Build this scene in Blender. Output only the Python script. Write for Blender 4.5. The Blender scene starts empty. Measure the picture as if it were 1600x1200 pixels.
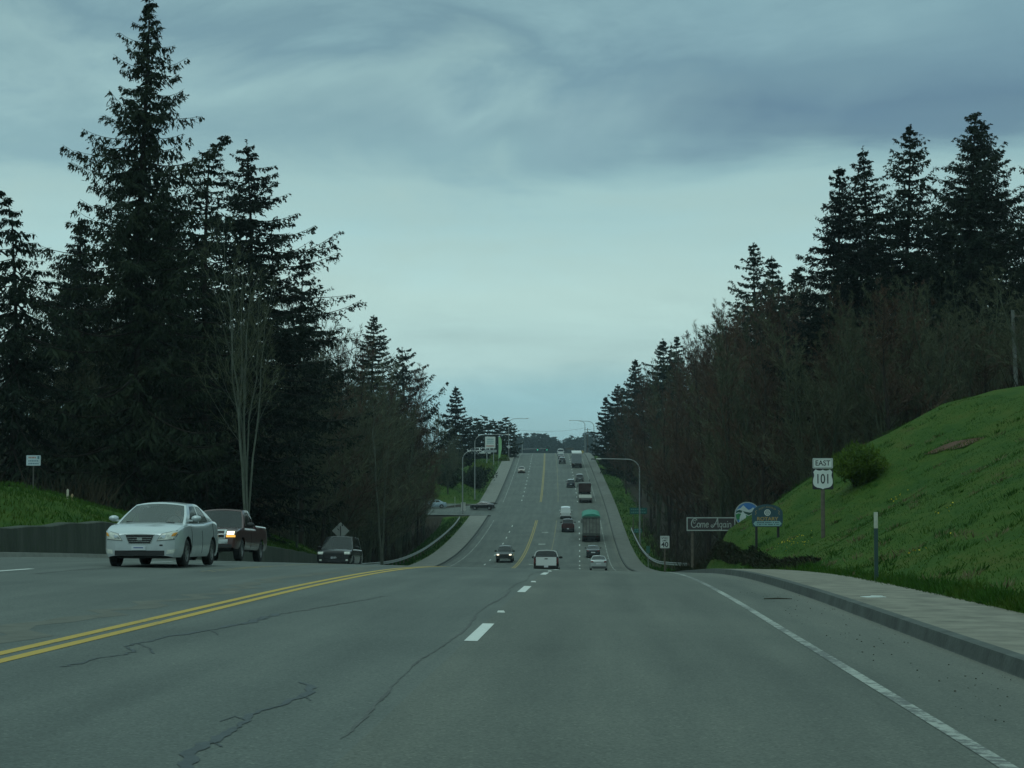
import bpy, math, random
import numpy as np
from mathutils import Vector, Matrix
from mathutils.bvhtree import BVHTree
from mathutils.geometry import tessellate_polygon

# ------------------------------------------------------------------ camera, sky, sun, exposure
scene = bpy.context.scene
col = scene.collection
R = math.radians
F_PX = 2800.0                      # focal length in pixels of a 1600 wide picture
EYE = 1.33
cam_d = bpy.data.cameras.new('camera')
cam = bpy.data.objects.new('camera', cam_d)
col.objects.link(cam)
cam_d.sensor_width = 36.0
cam_d.lens = 36.0 * F_PX / 1600.0
cam_d.clip_start = 0.1
cam_d.clip_end = 20000
cam.location = (0, 0, EYE)
cam.rotation_euler = (math.pi / 2 + math.atan(140 / F_PX), 0, 0)
scene.camera = cam

SUN_EL, SUN_AZ = R(52), R(205)     # azimuth measured clockwise from +Y
world = bpy.data.worlds.new('World')
scene.world = world
world.use_nodes = True
wn, wl = world.node_tree.nodes, world.node_tree.links
wn.clear()
def N(nodes, t, **kw):
    n = nodes.new(t)
    for k, v in kw.items():
        if hasattr(n, k): setattr(n, k, v)
    return n
def MATH(nodes, links, op, a, b=None, c=None, clamp=False):
    n = nodes.new('ShaderNodeMath'); n.operation = op; n.use_clamp = clamp
    for i, v in enumerate((a, b, c)):
        if v is None: continue
        if isinstance(v, (int, float)): n.inputs[i].default_value = v
        else: links.new(v, n.inputs[i])
    return n.outputs[0]
def RAMP(nodes, links, fac, stops, interp='LINEAR'):
    n = nodes.new('ShaderNodeValToRGB'); e = n.color_ramp.elements
    n.color_ramp.interpolation = interp
    while len(e) < len(stops): e.new(0.5)
    for i, (p, c) in enumerate(stops):
        e[i].position = p
        e[i].color = (*c, 1) if len(c) == 3 else c
    links.new(fac, n.inputs[0])
    return n.outputs[0]
def MIX(nodes, links, fac, a, b, blend='MIX'):
    n = nodes.new('ShaderNodeMix'); n.data_type = 'RGBA'; n.blend_type = blend
    for s, v in ((0, fac), (6, a), (7, b)):
        if isinstance(v, (int, float)): n.inputs[s].default_value = v
        elif isinstance(v, tuple): n.inputs[s].default_value = (*v, 1) if len(v) == 3 else v
        else: links.new(v, n.inputs[s])
    return n.outputs[2]
def NOISE(nodes, links, vec, scale, detail=4, rough=0.5, dist=0.0):
    n = nodes.new('ShaderNodeTexNoise')
    n.inputs['Scale'].default_value = scale
    n.inputs['Detail'].default_value = detail
    n.inputs['Roughness'].default_value = rough
    n.inputs['Distortion'].default_value = dist
    if vec is not None: links.new(vec, n.inputs['Vector'])
    return n.outputs['Fac']

def build_world():
    tc = wn.new('ShaderNodeTexCoord')
    sep = wn.new('ShaderNodeSeparateXYZ'); wl.new(tc.outputs['Generated'], sep.inputs[0])
    X, Y, Z = sep.outputs
    M = lambda op, a, b=None, c=None, cl=False: MATH(wn, wl, op, a, b, c, cl)
    zc = M('MAXIMUM', Z, 0.0)
    den = M('ADD', zc, 0.16)
    comb = wn.new('ShaderNodeCombineXYZ')
    wl.new(M('DIVIDE', X, den), comb.inputs[0]); wl.new(M('DIVIDE', Y, den), comb.inputs[1])
    comb.inputs[2].default_value = 11.7
    n1 = NOISE(wn, wl, comb.outputs[0], 1.5, 9, 0.6, 0.5)      # cloud deck seen from below
    n3 = NOISE(wn, wl, comb.outputs[0], 0.55, 3, 0.5, 0.2)
    mp = wn.new('ShaderNodeMapping'); wl.new(tc.outputs['Generated'], mp.inputs[0])
    mp.inputs['Scale'].default_value = (2.2, 2.2, 26)
    n2 = NOISE(wn, wl, mp.outputs[0], 1.6, 5, 0.5, 0.3)           # thin level streaks low down
    w1 = M('MULTIPLY', M('SUBTRACT', n1, 0.5), 0.12)
    w3 = M('MULTIPLY', M('SUBTRACT', n3, 0.5), 0.10)
    w2 = M('MULTIPLY', M('SUBTRACT', n2, 0.5), 0.03)
    lowmask = M('MULTIPLY', M('SUBTRACT', zc, 0.03), 8.0, None, True)
    t = M('ADD', M('ADD', zc, M('MULTIPLY', M('ADD', w1, w3), lowmask)), w2)
    ramp = RAMP(wn, wl, t, [
        (0.000, (.285, .500, .535)), (0.030, (.325, .560, .590)), (0.044, (.310, .555, .595)),
        (0.062, (.440, .655, .640)), (0.100, (.475, .690, .655)), (0.140, (.395, .625, .630)),
        (0.158, (.295, .495, .530)), (0.178, (.160, .285, .365)), (0.200, (.138, .252, .338)),
        (0.240, (.175, .310, .380)), (0.285, (.205, .360, .415)), (0.350, (.255, .425, .455)),
        (0.550, (.360, .560, .560)), (1.000, (.530, .820, .790))])
    # breaks in the deck: broad paler stretches
    mb = wn.new('ShaderNodeMapping'); wl.new(tc.outputs['Generated'], mb.inputs[0])
    mb.inputs['Scale'].default_value = (1, 1, 2.2); mb.inputs['Location'].default_value = (1.45, 1.0, 1.45)
    n4 = NOISE(wn, wl, mb.outputs[0], 3.2, 5, 0.5, 0.4)
    gap = RAMP(wn, wl, n4, [(0.36, (0, 0, 0)), (0.62, (1, 1, 1))])
    pale = RAMP(wn, wl, M('ADD', t, w1), [(0.10, (.450, .665, .645)), (0.165, (.275, .465, .505)), (0.205, (.345, .550, .565)), (0.240, (.195, .345, .405)), (0.285, (.310, .505, .530)), (0.55, (.360, .560, .560)), (1.0, (.530, .820, .790))])
    hi = M('MULTIPLY', M('SUBTRACT', zc, 0.13), 25.0, None, True)
    ramp = MIX(wn, wl, M('MULTIPLY', gap, hi), ramp, pale)
    wisp = M('ADD', M('MULTIPLY', n1, 0.46), 0.77)
    cloud = MIX(wn, wl, 1.0, ramp, wisp, 'MULTIPLY')
    sky = wn.new('ShaderNodeTexSky'); sky.sky_type = 'NISHITA'; sky.sun_disc = False
    sky.sun_elevation = SUN_EL; sky.sun_rotation = SUN_AZ
    bg_sky = wn.new('ShaderNodeBackground'); wl.new(sky.outputs[0], bg_sky.inputs[0]); bg_sky.inputs[1].default_value = 0.05
    bg_cloud = wn.new('ShaderNodeBackground'); wl.new(cloud, bg_cloud.inputs[0]); bg_cloud.inputs[1].default_value = 1.0
    mix = wn.new('ShaderNodeMixShader'); mix.inputs[0].default_value = 0.95     # the deck covers nearly all of the sky
    wl.new(bg_sky.outputs[0], mix.inputs[1]); wl.new(bg_cloud.outputs[0], mix.inputs[2])
    out = wn.new('ShaderNodeOutputWorld'); wl.new(mix.outputs[0], out.inputs[0])
build_world()

sun_d = bpy.data.lights.new('sun', 'SUN')
sun_d.energy = 0.5
sun_d.angle = R(25)
sun_d.color = (0.80, 1.0, 0.95)
sun = bpy.data.objects.new('sun', sun_d)
col.objects.link(sun)
sun.rotation_euler = (math.pi / 2 - SUN_EL, 0, math.pi - SUN_AZ)
vs = scene.view_settings
vs.view_transform = 'Standard'; vs.look = 'None'; vs.gamma = 1.0; vs.exposure = 0.0; vs.use_curve_mapping = False
scene.render.film_transparent = False
cy = scene.cycles
cy.max_bounces = 5; cy.diffuse_bounces = 2; cy.glossy_bounces = 2; cy.transmission_bounces = 4
cy.transparent_max_bounces = 8; cy.volume_bounces = 0

# ------------------------------------------------------------------ materials
MATS = {}
def new_mat(name):
    m = bpy.data.materials.new(name); m.use_nodes = True
    nt = m.node_tree
    return m, nt.nodes, nt.links, nt.nodes['Principled BSDF']
def simple(name, c, rough=0.6, metal=0.0, var=0.15, scale=3.0, spec=0.5, coat=0.0, emit=None, estr=0.0, bump=0.0):
    if name in MATS: return MATS[name]
    m, n, l, b = new_mat(name)
    tc = n.new('ShaderNodeTexCoord')
    f = NOISE(n, l, tc.outputs['Object'], scale, 5, 0.6)
    lo = tuple(x * (1 - var) for x in c); hi = tuple(min(1, x * (1 + var)) for x in c)
    cc = RAMP(n, l, f, [(0.3, lo), (0.7, hi)])
    l.new(cc, b.inputs['Base Color'])
    b.inputs['Roughness'].default_value = rough
    b.inputs['Metallic'].default_value = metal
    b.inputs['Specular IOR Level'].default_value = spec
    b.inputs['Coat Weight'].default_value = coat
    b.inputs['Coat Roughness'].default_value = 0.08
    if emit:
        b.inputs['Emission Color'].default_value = (*emit, 1); b.inputs['Emission Strength'].default_value = estr
    if bump:
        bp = n.new('ShaderNodeBump'); bp.inputs['Strength'].default_value = bump; bp.inputs['Distance'].default_value = 0.02
        l.new(NOISE(n, l, tc.outputs['Object'], scale * 8, 4), bp.inputs['Height']); l.new(bp.outputs[0], b.inputs['Normal'])
    MATS[name] = m
    return m
def paint(name, c, rough=0.32, metal=0.0):
    if name in MATS: return MATS[name]
    m, n, l, b = new_mat(name)
    tc = n.new('ShaderNodeTexCoord'); sep = n.new('ShaderNodeSeparateXYZ'); l.new(tc.outputs['Object'], sep.inputs[0])
    # road film: dusty below the sills, thinning upwards, blotchy
    f = NOISE(n, l, tc.outputs['Object'], 3.5, 6, 0.65)
    h = MATH(n, l, 'MULTIPLY_ADD', sep.outputs[2], -1.5, 0.85)
    d = MATH(n, l, 'MULTIPLY', MATH(n, l, 'ADD', h, MATH(n, l, 'MULTIPLY', MATH(n, l, 'SUBTRACT', f, .5), 0.9)), 0.55, None, True)
    cc = MIX(n, l, d, c, (0.12, 0.115, 0.10))
    l.new(cc, b.inputs['Base Color'])
    b.inputs['Metallic'].default_value = metal
    r = MATH(n, l, 'MULTIPLY_ADD', d, 0.45, rough, True); l.new(r, b.inputs['Roughness'])
    b.inputs['Coat Weight'].default_value = 0.9; b.inputs['Coat Roughness'].default_value = 0.04
    MATS[name] = m
    return m
def glass_mat(name, tint, alpha):
    if name in MATS: return MATS[name]
    m, n, l, b = new_mat(name)
    b.inputs['Base Color'].default_value = (*tint, 1)
    b.inputs['Roughness'].default_value = 0.06
    b.inputs['Alpha'].default_value = alpha
    b.inputs['Specular IOR Level'].default_value = 0.8
    MATS[name] = m
    return m

GLASS = glass_mat('car_glass', (0.012, 0.018, 0.018), 0.72)
GLASS_CLEAR = glass_mat('windscreen_glass', (0.13, 0.155, 0.145), 0.55)  # grey-green tint carries the sky's reflection in the base colour
RUBBER = simple('tyre_rubber', (0.018, 0.018, 0.018), 0.85, var=.3)
BLACKP = simple('black_plastic', (0.014, 0.015, 0.015), 0.55, var=.3)
CHROME = simple('chrome', (0.55, 0.57, 0.57), 0.18, 1.0, var=.05)
RIMM = simple('alloy', (0.36, 0.37, 0.37), 0.38, 0.8, var=.1)
STEEL = simple('galvanised_steel', (0.28, 0.30, 0.29), 0.5, 0.55, var=.18, scale=1.5)
ALU = simple('bare_aluminium', (0.42, 0.42, 0.39), 0.55, 0.3, var=.1)
LAMP_OFF = simple('headlamp_lens', (0.62, 0.63, 0.56), 0.15, var=.3, scale=14, coat=.6)
LAMP_ON = simple('headlamp_lit', (0.9, 0.85, 0.7), 0.2, emit=(1, .88, .60), estr=1.7)
AMBER = simple('amber_lens', (0.75, 0.32, 0.05), 0.25, var=.1)
AMBER_ON = simple('amber_lit', (0.8, 0.4, 0.08), 0.25, emit=(1, .5, .08), estr=1.0)
REDL = simple('red_lens', (0.10, 0.015, 0.015), 0.25, var=.1)
PLATE = simple('licence_plate', (0.55, 0.58, 0.60), 0.5, var=.08)
WOODP = simple('weathered_wood', (0.10, 0.085, 0.065), 0.85, var=.35, scale=5)
WHITE = simple('sign_white', (0.56, 0.60, 0.57), 0.5, var=.06)
BLACK = simple('sign_black', (0.012, 0.013, 0.014), 0.5, var=.1)
SEATM = simple('seat_cloth', (0.10, 0.10, 0.095), 0.9)

def veg(name, stops, rough=0.75, trans=0.15, scale=0.6, objvar=0.35):
    m, n, l, b = new_mat(name)
    tc = n.new('ShaderNodeTexCoord'); oi = n.new('ShaderNodeObjectInfo')
    f = NOISE(n, l, tc.outputs['Object'], scale, 5, 0.65)
    f2 = MATH(n, l, 'ADD', f, MATH(n, l, 'MULTIPLY', MATH(n, l, 'SUBTRACT', oi.outputs['Random'], .5), objvar))
    cc = RAMP(n, l, f2, stops)
    l.new(cc, b.inputs['Base Color'])
    b.inputs['Roughness'].default_value = rough
    b.inputs['Specular IOR Level'].default_value = 0.2
    if trans:
        tr = n.new('ShaderNodeBsdfTranslucent'); l.new(cc, tr.inputs[0])
        ms = n.new('ShaderNodeMixShader'); ms.inputs[0].default_value = trans
        l.new(b.outputs[0], ms.inputs[1]); l.new(tr.outputs[0], ms.inputs[2])
        l.new(ms.outputs[0], n['Material Output'].inputs[0])
    MATS[name] = m
    return m
NEEDLE = veg('conifer_needles', [(.25, (.008, .017, .009)), (.5, (.013, .025, .012)), (.8, (.026, .034, .014))])
NEEDLE_DK = veg('dark_fir_needles', [(.25, (.006, .011, .007)), (.55, (.010, .019, .011)), (.85, (.020, .030, .014))])
TWIG_BR = veg('bare_twigs_brown', [(.25, (.044, .028, .018)), (.5, (.070, .043, .028)), (.8, (.105, .064, .042))], .9, 0, .25)
TWIG_GR = veg('bare_twigs_green', [(.25, (.044, .050, .028)), (.5, (.070, .078, .044)), (.8, (.105, .112, .066))], .9, 0, .25)
BARK = veg('bark', [(.3, (.018, .015, .012)), (.6, (.032, .027, .021)), (.85, (.055, .050, .040))], .95, 0, 2.5)
BARK_PALE = veg('alder_bark', [(.3, (.050, .060, .046)), (.55, (.080, .094, .072)), (.8, (.12, .135, .11))], .9, 0, 2.0)
BARK_GRN = veg('mossy_bark', [(.3, (.035, .045, .028)), (.6, (.062, .076, .048)), (.85, (.10, .11, .08))], .95, 0, 2.0)
BRUSH = veg('dead_brush', [(.3, (.012, .022, .009)), (.5, (.024, .024, .013)), (.8, (.044, .034, .022))], .95, 0, .8)
SHRUBM = veg('shrub_leaves', [(.25, (.042, .085, .012)), (.5, (.090, .145, .016)), (.8, (.19, .21, .022))], .8, .2, 1.5)
GRASSM = veg('grass_blades', [(.25, (.013, .051, .004)), (.5, (.028, .082, .007)), (.75, (.062, .096, .012)), (.9, (.095, .086, .026))], .8, .25, .45)

def asphalt_mat():
    m, n, l, b = new_mat('asphalt')
    uv = n.new('ShaderNodeUVMap'); uv.uv_map = 'road'
    sep = n.new('ShaderNodeSeparateXYZ'); l.new(uv.outputs[0], sep.inputs[0])
    U, V = sep.outputs[0], sep.outputs[1]
    M = lambda op, a, b_=None, c=None, cl=False: MATH(n, l, op, a, b_, c, cl)
    big = NOISE(n, l, uv.outputs[0], 0.12, 5, 0.6)
    mp = n.new('ShaderNodeMapping'); l.new(uv.outputs[0], mp.inputs[0]); mp.inputs['Scale'].default_value = (1.3, 0.09, 1)
    streak = NOISE(n, l, mp.outputs[0], 1.0, 5, 0.6)
    fine = NOISE(n, l, uv.outputs[0], 38, 3, 0.7)
    vor = n.new('ShaderNodeTexVoronoi'); l.new(uv.outputs[0], vor.inputs['Vector']); vor.inputs['Scale'].default_value = 55
    # polished wheel paths: two per lane
    ph = M('FRACT', M('DIVIDE', M('ADD', U, 18.3), 3.66))
    wp = M('ABSOLUTE', M('SUBTRACT', M('ABSOLUTE', M('SUBTRACT', ph, 0.5)), 0.25))
    wheel = M('MULTIPLY', M('SUBTRACT', 0.14, wp), 5.0, None, True)
    oil = M('MULTIPLY', M('SUBTRACT', 0.09, M('ABSOLUTE', M('SUBTRACT', ph, 0.5))), 6.0, None, True)
    val = M('ADD', M('MULTIPLY', big, 0.35), M('MULTIPLY', streak, 0.40))
    val = M('SUBTRACT', val, M('MULTIPLY', wheel, M('MULTIPLY_ADD', streak, 0.16, -.02)))
    val = M('SUBTRACT', val, M('MULTIPLY', oil, M('MULTIPLY', big, 0.10)))
    val = M('ADD', val, 0.02)
    base = RAMP(n, l, val, [(0.27, (.071, .084, .075)), (0.38, (.098, .113, .100)), (0.50, (.135, .150, .131))])
    # our own lane was paved from another, browner mix
    mylane = M('MULTIPLY', M('GREATER_THAN', U, 0.02), M('LESS_THAN', U, 7.0))
    base = MIX(n, l, M('MULTIPLY', mylane, 0.5), base, MIX(n, l, 1.0, base, (1.02, .94, .84), 'MULTIPLY'))
    # dust gathered towards the gutter
    dust = M('MULTIPLY', M('SUBTRACT', M('ADD', U, M('MULTIPLY', M('SUBTRACT', streak, .5), 1.6)), 4.1), 0.9, None, True)
    base = MIX(n, l, M('MULTIPLY', dust, 0.6), base, (.165, .165, .135))
    spk = RAMP(n, l, vor.outputs['Color'], [(0.0, (.35, .35, .35)), (.45, (.95, .95, .95)), (.80, (1.12, 1.12, 1.12)), (.95, (1.9, 1.85, 1.75)), (1, (2.6, 2.5, 2.3))])
    base = MIX(n, l, 0.6, base, spk, 'MULTIPLY')
    base = MIX(n, l, 0.45, base, RAMP(n, l, fine, [(.25, (.45, .45, .45)), (.75, (1.5, 1.5, 1.5))]), 'MULTIPLY')
    l.new(base, b.inputs['Base Color'])
    b.inputs['Roughness'].default_value = 0.78
    b.inputs['Specular IOR Level'].default_value = 0.35
    bp = n.new('ShaderNodeBump'); bp.inputs['Strength'].default_value = 0.35; bp.inputs['Distance'].default_value = 0.006
    l.new(fine, bp.inputs['Height']); l.new(bp.outputs[0], b.inputs['Normal'])
    return m
ASPHALT = asphalt_mat()
def worn_paint(name, c, wear):
    m, n, l, b = new_mat(name)
    tc = n.new('ShaderNodeTexCoord')
    f = NOISE(n, l, tc.outputs['Object'], 9, 8, 0.72)
    f2 = NOISE(n, l, tc.outputs['Object'], 0.35, 3, 0.6)
    k = MATH(n, l, 'ADD', f, MATH(n, l, 'MULTIPLY', MATH(n, l, 'SUBTRACT', f2, .5), .5))
    cc = RAMP(n, l, k, [(wear - .05, (.105, .112, .104)), (wear + .06, tuple(x * .85 for x in c)), (.75, c)])
    l.new(cc, b.inputs['Base Color']); b.inputs['Roughness'].default_value = 0.7
    MATS[name] = m
    return m
YEL = worn_paint('yellow_road_paint', (.50, .33, .045), .33)
YEL_FAR = worn_paint('dull_yellow_paint', (.36, .27, .07), .36)
YEL_FAINT = worn_paint('faded_yellow_paint', (.30, .24, .08), .50)
WHT = worn_paint('white_road_paint', (.66, .68, .64), .30)
WHT_EDGE = worn_paint('worn_edge_paint', (.38, .40, .355), .49)
SEAL = simple('crack_sealant', (.036, .048, .050), .6, var=.3, scale=9)
SEAM = simple('pavement_seam', (.080, .087, .080), .85, var=.4, scale=4)
CONC = simple('concrete', (.175, .178, .155), .85, var=.22, scale=1.3, bump=.3)
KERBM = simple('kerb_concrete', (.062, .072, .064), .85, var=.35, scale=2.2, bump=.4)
FARWALK = simple('weathered_far_walk', (.125, .13, .112), .9, var=.25, scale=.8)
WALKM = simple('gritty_sidewalk', (.185, .172, .135), .9, var=.34, scale=2.0, bump=.5)

def wall_mat():
    m, n, l, b = new_mat('mossy_wall_concrete')
    tc = n.new('ShaderNodeTexCoord')
    mp = n.new('ShaderNodeMapping'); l.new(tc.outputs['Object'], mp.inputs[0]); mp.inputs['Scale'].default_value = (1.2, 1.2, .25)
    s = NOISE(n, l, mp.outputs[0], 1.6, 6, .65)
    f = NOISE(n, l, tc.outputs['Object'], 5, 5, .7)
    c = RAMP(n, l, s, [(.3, (.024, .032, .022)), (.5, (.040, .050, .036)), (.72, (.066, .074, .058))])
    c = MIX(n, l, RAMP(n, l, f, [(.5, (0, 0, 0)), (.68, (.5, .5, .5))]), c, (.030, .055, .018))
    l.new(c, b.inputs['Base Color']); b.inputs['Roughness'].default_value = .95
    bp = n.new('ShaderNodeBump'); bp.inputs['Strength'].default_value = .6; bp.inputs['Distance'].default_value = .04
    l.new(f, bp.inputs['Height']); l.new(bp.outputs[0], b.inputs['Normal'])
    return m
WALLM = wall_mat()
def ground_mat():
    m, n, l, b = new_mat('ground_cover')
    at = n.new('ShaderNodeAttribute'); at.attribute_name = 'grass'
    tc = n.new('ShaderNodeTexCoord')
    f1 = NOISE(n, l, tc.outputs['Object'], .25, 6, .65)
    mp = n.new('ShaderNodeMapping'); l.new(tc.outputs['Object'], mp.inputs[0]); mp.inputs['Scale'].default_value = (1.1, .16, 1.1)
    mp.inputs['Rotation'].default_value = (0, 0, R(12))
    f2 = NOISE(n, l, mp.outputs[0], .9, 6, .7)
    f3 = NOISE(n, l, tc.outputs['Object'], 4.0, 6, .7)
    g = MATH(n, l, 'ADD', MATH(n, l, 'MULTIPLY', f1, .35), MATH(n, l, 'ADD', MATH(n, l, 'MULTIPLY', f2, .4), MATH(n, l, 'MULTIPLY', f3, .25)))
    gc = RAMP(n, l, g, [(.32, (.010, .040, .004)), (.42, (.023, .069, .006)), (.52, (.045, .088, .009)), (.60, (.068, .088, .013)), (.70, (.062, .048, .018))])
    dc = RAMP(n, l, f3, [(.3, (.016, .013, .010)), (.5, (.030, .025, .017)), (.75, (.046, .042, .024))])
    k = MATH(n, l, 'ADD', at.outputs['Fac'], MATH(n, l, 'MULTIPLY', MATH(n, l, 'SUBTRACT', f3, .5), .7), None, True)
    l.new(MIX(n, l, RAMP(n, l, k, [(.4, (0, 0, 0)), (.6, (1, 1, 1))]), dc, gc), b.inputs['Base Color'])
    b.inputs['Roughness'].default_value = .95; b.inputs['Specular IOR Level'].default_value = .15
    bp = n.new('ShaderNodeBump'); bp.inputs['Strength'].default_value = .7; bp.inputs['Distance'].default_value = .12
    l.new(f3, bp.inputs['Height']); l.new(bp.outputs[0], b.inputs['Normal'])
    return m
GROUNDM = ground_mat()
SOILM = simple('bare_soil', (.085, .038, .018), .95, var=.4, scale=3, bump=.6)

# ------------------------------------------------------------------ mesh helpers
class MB:
    def __init__(s): s.v, s.f, s.mi = [], [], []
    def add(s, verts, faces, mi=0):
        o = len(s.v); s.v.extend([tuple(p) for p in verts])
        for q in faces: s.f.append(tuple(i + o for i in q)); s.mi.append(mi)
        return s
    def box(s, c, d, mi=0, rot=None, taper=1.0):
        hx, hy, hz = d[0] / 2, d[1] / 2, d[2] / 2
        P = [Vector((sx * hx * (taper if sz > 0 else 1), sy * hy * (taper if sz > 0 else 1), sz * hz)) for sz in (-1, 1) for sy in (-1, 1) for sx in (-1, 1)]
        if rot is not None: P = [rot @ p for p in P]
        P = [p + Vector(c) for p in P]
        return s.add(P, [(0, 2, 3, 1), (4, 5, 7, 6), (0, 1, 5, 4), (2, 6, 7, 3), (0, 4, 6, 2), (1, 3, 7, 5)], mi)
    def tube(s, pts, rad, n=8, mi=0, cap=True):
        pts = [Vector(p) for p in pts]; rr = rad if hasattr(rad, '__len__') else [rad] * len(pts)
        V, Fc = [], []
        for i, p in enumerate(pts):
            d = (pts[min(i + 1, len(pts) - 1)] - pts[max(i - 1, 0)]).normalized()
            a = d.orthogonal().normalized() if abs(d.z) < .9 else Vector((1, 0, 0))
            a = (a - d * a.dot(d)).normalized()
            if abs(d.z) < .9: a = (Vector((0, 0, 1)) - d * d.z).normalized()
            bb = d.cross(a)
            for k in range(n):
                t = 2 * math.pi * k / n; V.append(p + (a * math.cos(t) + bb * math.sin(t)) * rr[i])
        for i in range(len(pts) - 1):
            for k in range(n):
                k2 = (k + 1) % n; Fc.append((i * n + k, i * n + k2, (i + 1) * n + k2, (i + 1) * n + k))
        if cap: Fc.append(tuple(range(n))[::-1]); Fc.append(tuple((len(pts) - 1) * n + k for k in range(n)))
        return s.add(V, Fc, mi)
    def grid(s, fn, nu, nv, mi=0, flip=False):
        V = [fn(i / nu, j / nv) for j in range(nv + 1) for i in range(nu + 1)]
        Fc = []
        for j in range(nv):
            for i in range(nu):
                a = j * (nu + 1) + i; q = (a, a + 1, a + nu + 2, a + nu + 1)
                Fc.append(q[::-1] if flip else q)
        return s.add(V, Fc, mi)
    def lathe_x(s, prof, n=24, mi=0, c=(0, 0, 0)):         # prof: (x, r) about the X axis
        V = [(c[0] + x, c[1] + r * math.cos(2 * math.pi * k / n), c[2] + r * math.sin(2 * math.pi * k / n)) for x, r in prof for k in range(n)]
        Fc = [(i * n + k, i * n + (k + 1) % n, (i + 1) * n + (k + 1) % n, (i + 1) * n + k) for i in range(len(prof) - 1) for k in range(n)]
        return s.add(V, Fc, mi)
    def slab(s, poly, y0, y1, mi=0):                        # polygon in x,z given thickness along y (front at y0)
        n = len(poly); V = [(x, y0, z) for x, z in poly] + [(x, y1, z) for x, z in poly]
        tris = tessellate_polygon([[Vector((x, z, 0)) for x, z in poly]])
        Fc = [tuple(t) for t in tris] + [tuple(i + n for i in t)[::-1] for t in tris]
        Fc += [(i, (i + 1) % n, n + (i + 1) % n, n + i) for i in range(n)]
        return s.add(V, Fc, mi)
    def stroke(s, pts, w, y, mi=0):                         # flat ribbon in x,z facing -y
        P = [Vector((p[0], p[1])) for p in pts]
        for i in range(len(P) - 1):
            a, b_ = P[i], P[i + 1]; d = (b_ - a)
            if d.length < 1e-6: continue
            d.normalize(); nn = Vector((-d.y, d.x)) * w / 2; e = d * w * .3
            a2, b2 = a - e, b_ + e
            s.add([(a2.x - nn.x, y, a2.y - nn.y), (b2.x - nn.x, y, b2.y - nn.y), (b2.x + nn.x, y, b2.y + nn.y), (a2.x + nn.x, y, a2.y + nn.y)], [(0, 1, 2, 3)], mi)
            y -= 0.00005
        return s
    def build(s, name, mats, parent=None, smooth=False, angle=40):
        me = bpy.data.meshes.new(name); me.from_pydata(s.v, [], s.f)
        if not isinstance(mats, (list, tuple)): mats = [mats]
        for m in mats: me.materials.append(m)
        if len(mats) > 1: me.polygons.foreach_set('material_index', s.mi)
        if smooth:
            me.polygons.foreach_set('use_smooth', [True] * len(me.polygons))
            me.set_sharp_from_angle(angle=R(angle))
        me.update()
        return link(name, me, parent)
def link(name, me, parent=None):
    o = bpy.data.objects.new(name, me); col.objects.link(o)
    if parent is not None: o.parent = parent
    return o
def tag(o, label=None, cat=None, group=None, kind=None):
    for k, v in (('label', label), ('category', cat), ('group', group), ('kind', kind)):
        if v: o[k] = v
    return o
def empty(name, loc=(0, 0, 0), rot=(0, 0, 0), label=None, cat=None, group=None):
    o = bpy.data.objects.new(name, None); col.objects.link(o)
    o.location = loc; o.rotation_euler = rot; o.empty_display_size = .3
    return tag(o, label, cat, group)
def np_mesh(name, V, F, mat, parent=None, smooth=False):      # V (n,3), F (m,3|4) arrays
    me = bpy.data.meshes.new(name)
    k = F.shape[1]
    me.vertices.add(len(V)); me.vertices.foreach_set('co', np.asarray(V, dtype=np.float32).ravel())
    me.loops.add(F.size); me.loops.foreach_set('vertex_index', F.astype(np.int32).ravel())
    me.polygons.add(len(F)); me.polygons.foreach_set('loop_start', np.arange(0, F.size, k, dtype=np.int32))
    me.materials.append(mat)
    if smooth: me.polygons.foreach_set('use_smooth', [True] * len(F))
    me.update(calc_edges=True)
    return link(name, me, parent)

# ------------------------------------------------------------------ the lie of the land
def hermite(pts):
    xs = np.array([p[0] for p in pts], float); ys = np.array([p[1] for p in pts], float)
    d = np.gradient(ys, xs)
    def f(x):
        x = np.clip(x, xs[0], xs[-1]); i = np.clip(np.searchsorted(xs, x) - 1, 0, len(xs) - 2)
        h = xs[i + 1] - xs[i]; t = (x - xs[i]) / h
        return ((2*t**3 - 3*t**2 + 1) * ys[i] + (t**3 - 2*t**2 + t) * h * d[i] + (-2*t**3 + 3*t**2) * ys[i + 1] + (t**3 - t**2) * h * d[i + 1])
    return f
# line between our two lanes: sideways position, and height of the pavement along it
S = hermite([(-80, -5.24), (-40, -3.32), (0, -1.40), (40, .52), (80, 2.44), (120, 4.3), (160, 5.95), (200, 7.45), (260, 9.7), (325, 11.95), (430, 14.6), (530, 16.7), (650, 18.8), (900, 22), (1500, 28), (6000, 60)])
ZR = hermite([(-80, 1.92), (-40, .98), (0, .035), (20, -.44), (32, -.735), (45, -1.16), (58, -1.755), (75, -2.72), (100, -4.25), (135, -6.22), (170, -7.95), (200, -8.98), (225, -9.15), (260, -8.45), (290, -7.25), (325, -5.45), (400, -1.15), (470, 3.0), (520, 5.95), (545, 7.1), (570, 7.75), (620, 8.2), (900, 8.2), (6000, 8.2)])
def CS(Y): return 0.025 * np.clip((130 - Y) / 60, 0, 1)          # cross fall, right side lower
def road_z(rel, Y): return ZR(Y) - CS(Y) * rel
def P(rel, Y, h=0.0): return Vector((float(S(Y) + rel), Y, float(road_z(rel, Y)) + h))
def at(u, v, Y):                                                  # where a sight line of the photograph lies at distance Y
    return Vector(((u - 800) / F_PX * Y, Y, EYE + (740 - v) / F_PX * Y))
def heading(Y): return math.atan(float(S(Y + 1) - S(Y - 1)) / 2)
def grade(Y): return math.atan(float(ZR(Y + 1) - ZR(Y - 1)) / 2)

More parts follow.
